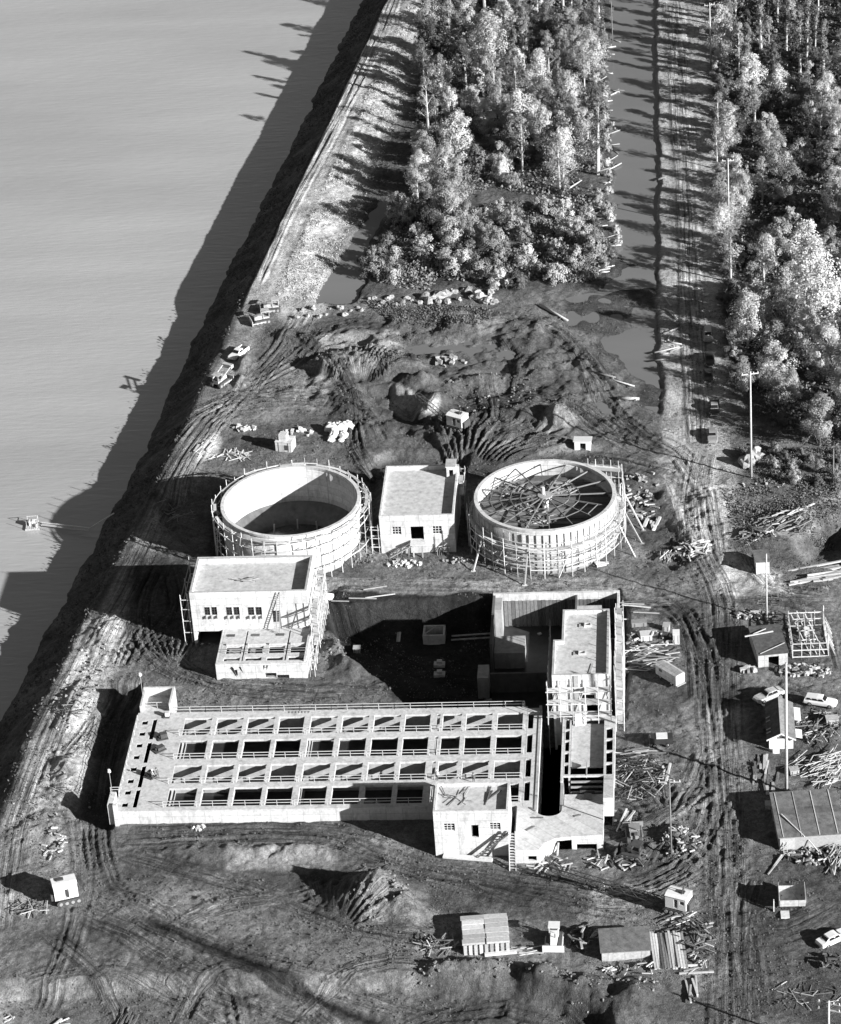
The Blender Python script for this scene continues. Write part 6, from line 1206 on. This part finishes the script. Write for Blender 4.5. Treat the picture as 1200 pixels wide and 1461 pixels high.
# ------------------------------------------------------------------ trees
def leaf_cloud(rg, centres, radii, per, size, squash=.8, droop=0.0, mid=None):
    n = len(centres)*per; c = np.repeat(np.array(centres), per, 0); r = np.repeat(np.array(radii), per)[:, None]
    d = rg.normal(size=(n, 3)); d /= np.linalg.norm(d, axis=1)[:, None]; p = c+d*r*(rg.random((n, 1))**.45)*np.array([1, 1, squash]); p[:, 2] -= droop*rg.random(n)
    a = d*.8+rg.normal(size=(n, 3))*.7+np.array([0, 0, .35])
    if mid is not None: o_ = p-np.array(mid); o_ /= np.linalg.norm(o_, axis=1)[:, None]+1e-6; a = o_*1.1+d*.35+rg.normal(size=(n, 3))*.38
    a /= np.linalg.norm(a, axis=1)[:, None]
    t = np.cross(a, rg.normal(size=(n, 3))); t /= np.linalg.norm(t, axis=1)[:, None]; b = np.cross(a, t); s = size*rg.uniform(.6, 1.3, (n, 1))
    return np.stack([p-t*s, p-b*s*.6, p+t*s, p+b*s*.6], 1).reshape(-1, 3)
def quads_mesh(name, V, mat):
    n = len(V)//4; me = bpy.data.meshes.new(name); me.vertices.add(len(V)); me.vertices.foreach_set('co', V.astype(np.float32).ravel())
    me.loops.add(4*n); me.loops.foreach_set('vertex_index', np.arange(4*n, dtype=np.int32)); me.polygons.add(n); me.polygons.foreach_set('loop_start', np.arange(0, 4*n, 4, dtype=np.int32)); me.update(calc_edges=True); me.materials.append(MAT[mat]); return me
def make_tree(seed, H, wid, base, nclump, per, leaf, lmat, bmat, shape='oval', size=.34):
    rg = np.random.default_rng(seed); cs = []; rs = []
    for k in range(nclump):
        f = rg.random(); a = rg.uniform(0, 6.283)
        if shape == 'oval': prof = math.sin(math.pi*min(.97, .15+.85*f))**.5*(1.05-.2*f)
        elif shape == 'cone': prof = (1-f)**.8+.08
        elif shape == 'spire': prof = .55*(1-f)**.5+.12
        else: prof = math.sqrt(max(0, 1-f*f*.9))
        rad = wid*prof*(rg.random()**.5)*rg.uniform(.6, 1.25); z = base+(H-base)*f
        cs.append((rad*math.cos(a), rad*math.sin(a), z)); rs.append(wid*rg.uniform(.2, .46)*(1-.3*f))
    crown = quads_mesh('crown', leaf_cloud(rg, cs, rs, per, size, .9, 0.0, (0, 0, base+(H-base)*.42)), lmat)
    m = MB(); r0 = .02*H+.04; lx, ly = rg.uniform(-.03, .03, 2)*H; pts = [(0, 0, -.4), (lx*.3, ly*.3, H*.35), (lx*.7, ly*.7, H*.7), (lx, ly, H*.97)]
    for i in range(3): m.cyl(pts[i], pts[i+1], r0*(1-.3*i), r0*(.7-.3*i)+.02, 6, False)
    for k in range(0, nclump, 3):
        c = cs[k]; zb = max(base*.6, c[2]-wid*.7); f = min(zb/H, .95); m.cyl((lx*f, ly*f, zb), c, r0*.28, .03, 4, False)
    return crown, m.mesh('trunk', bmat)
TV = {'bright': [make_tree(10+i, 9.5+1.1*i, 3.3+.3*i, 1.2, 70, 120, 1, 'bright_leaf', 'pale_bark', size=.165) for i in range(4)],
      'mid': [make_tree(30+i, 8.5+1.1*i, 3.2+.25*i, 1.0, 66, 115, 1, 'mid_leaf', 'bark', size=.16) for i in range(4)],
      'dark': [make_tree(50+i, 9+1.2*i, 3.0, 1.2, 56, 90, 1, 'dark_leaf', 'bark', size=.175) for i in range(3)],
      'sparse': [make_tree(60+i, 11+1.6*i, 2.3, 3.5, 44, 54, 1, 'mid_leaf', 'pale_bark', size=.14) for i in range(3)],
      'conifer': [make_tree(70+i, 15+1.8*i, 2.2, 5.0, 60, 70, 1, 'dark_leaf', 'pale_bark', 'spire', .17) for i in range(3)],
      'shrub': [make_tree(80+i, 3.2+.6*i, 2.2, .2, 40, 90, 1, 'brush_leaf' if i < 2 else 'mid_leaf', 'bark', 'dome', .14) for i in range(4)],
      'pale_shrub': [make_tree(90+i, 2.8+.6*i, 1.9, .2, 36, 90, 1, 'bright_leaf', 'bark', 'dome', .13) for i in range(2)]}
NAMES = {'bright': ('leafy_tree', 'tree'), 'mid': ('leafy_tree', 'tree'), 'dark': ('shaded_tree', 'tree'), 'sparse': ('slender_tree', 'tree'), 'conifer': ('tall_tree', 'tree'), 'shrub': ('shrub', 'shrub'), 'pale_shrub': ('shrub', 'shrub')}  # the dark kind has darker leaves of its own
tr = random.Random(42); NT = {}
def tree(kind, x, y, label, group, sc=1.0):
    i = NT.get(kind, 0); NT[kind] = i+1; cr, tk = TV[kind][tr.randrange(len(TV[kind]))]; t = thing(NAMES[kind][0], label, NAMES[kind][1], (x, y, gz(x, y)-.05), tr.uniform(0, 6.28), group)
    s = sc*tr.uniform(.82, 1.18); t.scale = (s*tr.uniform(.9, 1.12), s*tr.uniform(.9, 1.12), s); link('trunk', tk, t); link('crown', cr, t); return t
placed = []
def ok(x, y, d):
    for a, b in placed:
        if (a-x)**2+(b-y)**2 < d*d: return False
    placed.append((x, y)); return True
HERO = [('bright',742,205,'tall bright cottonwood with wide crown in the middle of the left wood',1.35),('bright',775,215,'tall bright tree just right of the widest cottonwood in the left wood',1.2),('bright',655,235,'bright bushy tree standing alone near the dike side of the left wood',1.15),('bright',700,120,'bright tree at the top of the left wood beside the dike shadow',1.2),('mid',642,345,'feathery grey tree above the bushes at the low end of the left wood',1.25),('mid',668,345,'second feathery tree at the low end of the left wood',1.0),('bright',718,262,'small bright tree at the dark gap in the left wood',.6),('mid',820,240,'spreading tree at the ditch side of the left wood',1.2),('bright',812,160,'bright tree at the ditch side near the top of the left wood',1.1),('bright',628,140,'bright tree nearest the dike road at the top',.95),
        ('bright',1085,470,'brightest big tree of the right wood beside the road bend of parked cars',1.15),('bright',1105,500,'bright tree just below the brightest big tree in the right wood',.8),('bright',1160,480,'broad bright tree at the right edge, lower part of the right wood',1.35),('bright',1150,410,'bright tree at the right edge above the broad one',1.1),('bright',1180,540,'bright tree at the right edge nearest the clearing',1.1),('bright',1070,150,'bright round tree by the upper road pole',1.0),('bright',1110,150,'pale round tree right of the upper road pole',1.0),('bright',1030,350,'small bright tree at the roadside under the middle pole',.7),('bright',1130,570,'low bright tree at the lower edge of the right wood',.6),('mid',1170,700-60,'grey tree overhanging the lower right of the right wood',.9),('mid',1060,560,'small tree by the road beside the tall bare pole',.6),('bright',1050,270,'bright bush-like tree at the roadside below the upper pole',.7)]
for k, u, v, lab, scl in HERO:
    p = S(u, v, -.5); placed.append((p.x, p.y)); tree(k, p.x, p.y, lab, None, scl)
LZ = np.array(PX([(598,110),(610,20),(618,-90),(862,-90),(862,20),(868,120),(862,230),(842,290),(790,285),(700,270),(640,330),(590,300),(585,230)], -.5)); RZ = np.array(PX([(1016,-90),(1330,-90),(1330,640),(1200,655),(1110,610),(1075,560),(1036,480),(1024,300)], -.5)); BZ = np.array(PX([(560,300),(640,300),(840,290),(872,370),(845,405),(760,412),(640,418),(545,412),(530,395),(560,330)], -.5))
def scatter(poly, n, dmin, fn, tries=9000):
    lo, hi = poly.min(0), poly.max(0); c = 0
    for _ in range(tries):
        if c >= n: break
        x, y = tr.uniform(lo[0], hi[0]), tr.uniform(lo[1], hi[1])
        if sdf(np.array([x]), np.array([y]), [tuple(q) for q in poly])[0] > 0 or not ok(x, y, dmin): continue
        fn(x, y); c += 1
    return c
def left_tree(x, y):
    k = tr.choices(['bright','mid','dark','sparse','conifer'], [4,5,2,3,1 if y < 230 else 6])[0]
    tree(k, x, y, {'bright':'bright leafy tree in left wood','mid':'grey leafy tree in left wood','dark':'dark tree in left wood','sparse':'thin sparse tree in left wood','conifer':'tall bare-trunked tree in left wood'}[k], 'trees of the left wood', .84)
def right_tree(x, y):
    far = y > 225
    k = tr.choices(['bright','mid','dark','sparse','conifer'], [0.5,3,5,2,9] if far else [4,6,3,2,.4])[0]
    tree(k, x, y, {'bright':'bright leafy tree in right wood','mid':'grey leafy tree in right wood','dark':'dark tree in right wood','sparse':'thin sparse tree in right wood','conifer':'tall bare-trunked tree in right wood'}[k], 'trees of the right wood', .9)
scatter(LZ, 125, 4.4, left_tree); scatter(RZ, 185, 4.7, right_tree)
scatter(BZ, 46, 2.9, lambda x, y: tree(tr.choice(['shrub','shrub','shrub','pale_shrub']), x, y, 'thicket shrub below left wood', 'shrubs of the left wood', 1.15))
scatter(LZ, 45, 2.2, lambda x, y: tree('shrub', x, y, 'low shrub under left wood', 'shrubs under the left wood', .8)); scatter(RZ, 70, 2.4, lambda x, y: tree(tr.choice(['shrub','shrub','pale_shrub']), x, y, 'low shrub under right wood', 'shrubs under the right wood', .9))
RS = np.array(PX([(1022,20),(1034,20),(1040,300),(1060,500),(1048,520),(1030,420),(1024,200)], -.3)); scatter(RS, 26, 2.6, lambda x, y: tree('shrub', x, y, 'dark roadside shrub by right wood', 'roadside shrubs', .7))
DS = np.array(PX([(862,60),(878,200),(872,290),(884,340),(872,395),(850,390),(850,280),(850,100)], -.6)); scatter(DS, 30, 2.2, lambda x, y: tree(tr.choice(['shrub','pale_shrub']), x, y, 'small bush on ditch bank', 'bushes on the ditch bank', .62))
scatter(np.array(PX([(1085,640),(1200,640),(1200,700),(1120,690)], 0)), 14, 2.4, lambda x, y: tree('shrub', x, y, 'low scrub bush at clearing edge', 'scrub at the clearing edge', .5))
zones = {}
for o in [q for q in COL.objects if q.parent is None and q.get('group') in ('trees of the left wood','trees of the right wood','shrubs of the left wood','shrubs under the left wood','shrubs under the right wood','roadside shrubs','bushes on the ditch bank','scrub at the clearing edge')]:
    q = o.location-CAM; u = 600+FPX*(q@Ra)/(q@Fw); v = 730.5-FPX*(q@Ua)/(q@Fw); band = min(int((v+120)/46), 17); zones.setdefault((o['label'], o['group'], band), []).append((u, o))
bands = {}
for lab, grp, b in zones: bands.setdefault((lab, grp), []).append(b)
for (lab, grp, b), lst in zones.items():
    bl = sorted(bands[(lab, grp)]); bi = bl.index(b)
    for i, (u, o) in enumerate(sorted(lst, key=lambda w: w[0])): o['label'] = lab+', '+(ordinal(i)+' from left, ' if len(lst) > 1 else '')+ordinal(bi)+' row from top'
# dead grass, brambles and bank weeds: uncountable ground cover
def cover(name, label, polys, n, size, mat, hgt, seed, cond=None):
    rg = np.random.default_rng(seed); P = []
    for poly in polys:
        q = np.array(poly); lo, hi = q.min(0), q.max(0); x = rg.uniform(lo[0], hi[0], n*2); y = rg.uniform(lo[1], hi[1], n*2); k = sdf(x, y, [tuple(v) for v in poly]) < 0
        k &= vnoise(x*.22, y*.22)+.25*rg.random(len(x)) > .45; P.append(np.stack([x[k], y[k]], 1)[:n])
    P = np.concatenate(P); i = np.clip(np.searchsorted(GX, P[:, 0])-1, 0, len(GX)-2); j = np.clip(np.searchsorted(GY, P[:, 1])-1, 0, len(GY)-2); z = GZ[j, i]
    c = np.stack([P[:, 0], P[:, 1], z+hgt*rg.random(len(P))**1.6], 1); V = leaf_cloud(rg, c, np.full(len(c), size*.5), 1, size); tag(link(name, quads_mesh(name, V, mat)), label, None, kind='stuff')
cover('undergrowth', 'tangled brambles and weeds on the wood floor', [[tuple(v) for v in LZ], [tuple(v) for v in BZ], [tuple(v) for v in RZ]], 26000, .34, 'brush_leaf', 1.3, 1)
cr_pts = [(float(crest(np.array(float(y)))), float(y)) for y in np.arange(-80, 330, 20)]
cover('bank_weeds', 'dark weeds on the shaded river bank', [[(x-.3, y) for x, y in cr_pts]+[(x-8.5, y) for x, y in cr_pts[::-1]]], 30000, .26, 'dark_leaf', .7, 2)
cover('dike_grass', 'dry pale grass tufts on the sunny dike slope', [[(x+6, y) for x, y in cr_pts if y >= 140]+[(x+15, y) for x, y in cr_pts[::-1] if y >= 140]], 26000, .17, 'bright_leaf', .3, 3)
cover('scrub_grass', 'rough grass and weeds in the clearing below the right wood', [PX([(1030,700),(1200,690),(1200,760),(1120,760),(1060,780)]), PX([(1050,640),(1200,640),(1200,700),(1080,690)]), PX([(520,430),(700,440),(700,470),(560,460)])], 5000, .2, 'brush_leaf', .5, 4)
# loose clods over the whole site
rg = np.random.default_rng(8); n = 90000; x = rg.uniform(-64, 66, n); y = rg.uniform(-80, 138, n); d_ = vnoise(x*.12, y*.12)*.6+vnoise(x*.5, y*.5)*.4
k = (d_ > .48) & (x > crest(y)-.5)
for (a, b, c_, d2, e) in FOOT: k &= ~((x > a-.6) & (x < b+.6) & (y > c_-.6) & (y < d2+.6))
for (a, b, c_, e) in FOOTC: k &= (x-a)**2+(y-b)**2 > 12.2**2
k &= ~((x > 16) & (x < 31) & (y > -43) & (y < 12)); x, y = x[k], y[k]; i = np.clip(np.searchsorted(GX, x)-1, 0, len(GX)-2); j = np.clip(np.searchsorted(GY, y)-1, 0, len(GY)-2); z = GZ[j, i]; m_ = len(x); s_ = .07+.22*rg.random(m_)**3
tet = np.array([(1, 0, -.5), (-.5, .87, -.5), (-.5, -.87, -.5), (0, 0, .9)]); V = tet[None]*s_[:, None, None]*rg.uniform(.6, 1.3, (m_, 4, 1)); an = rg.uniform(0, 6.28, m_); ca, sa = np.cos(an)[:, None], np.sin(an)[:, None]
V = np.stack([V[..., 0]*ca-V[..., 1]*sa+x[:, None], V[..., 0]*sa+V[..., 1]*ca+y[:, None], V[..., 2]+z[:, None]+.02], 2).reshape(-1, 3)
me = bpy.data.meshes.new('loose_clods'); me.vertices.add(len(V)); me.vertices.foreach_set('co', V.astype(np.float32).ravel()); F = (np.arange(m_)[:, None, None]*4+np.array([(0,1,3),(1,2,3),(2,0,3)])[None]).reshape(-1).astype(np.int32)
me.loops.add(len(F)); me.loops.foreach_set('vertex_index', F); me.polygons.add(len(F)//3); me.polygons.foreach_set('loop_start', np.arange(0, len(F), 3, dtype=np.int32)); me.update(calc_edges=True); me.materials.append(MAT['soil_clod']); tag(link('loose_clods', me), 'loose soil crumbs and stones strewn over the site', None, kind='stuff')
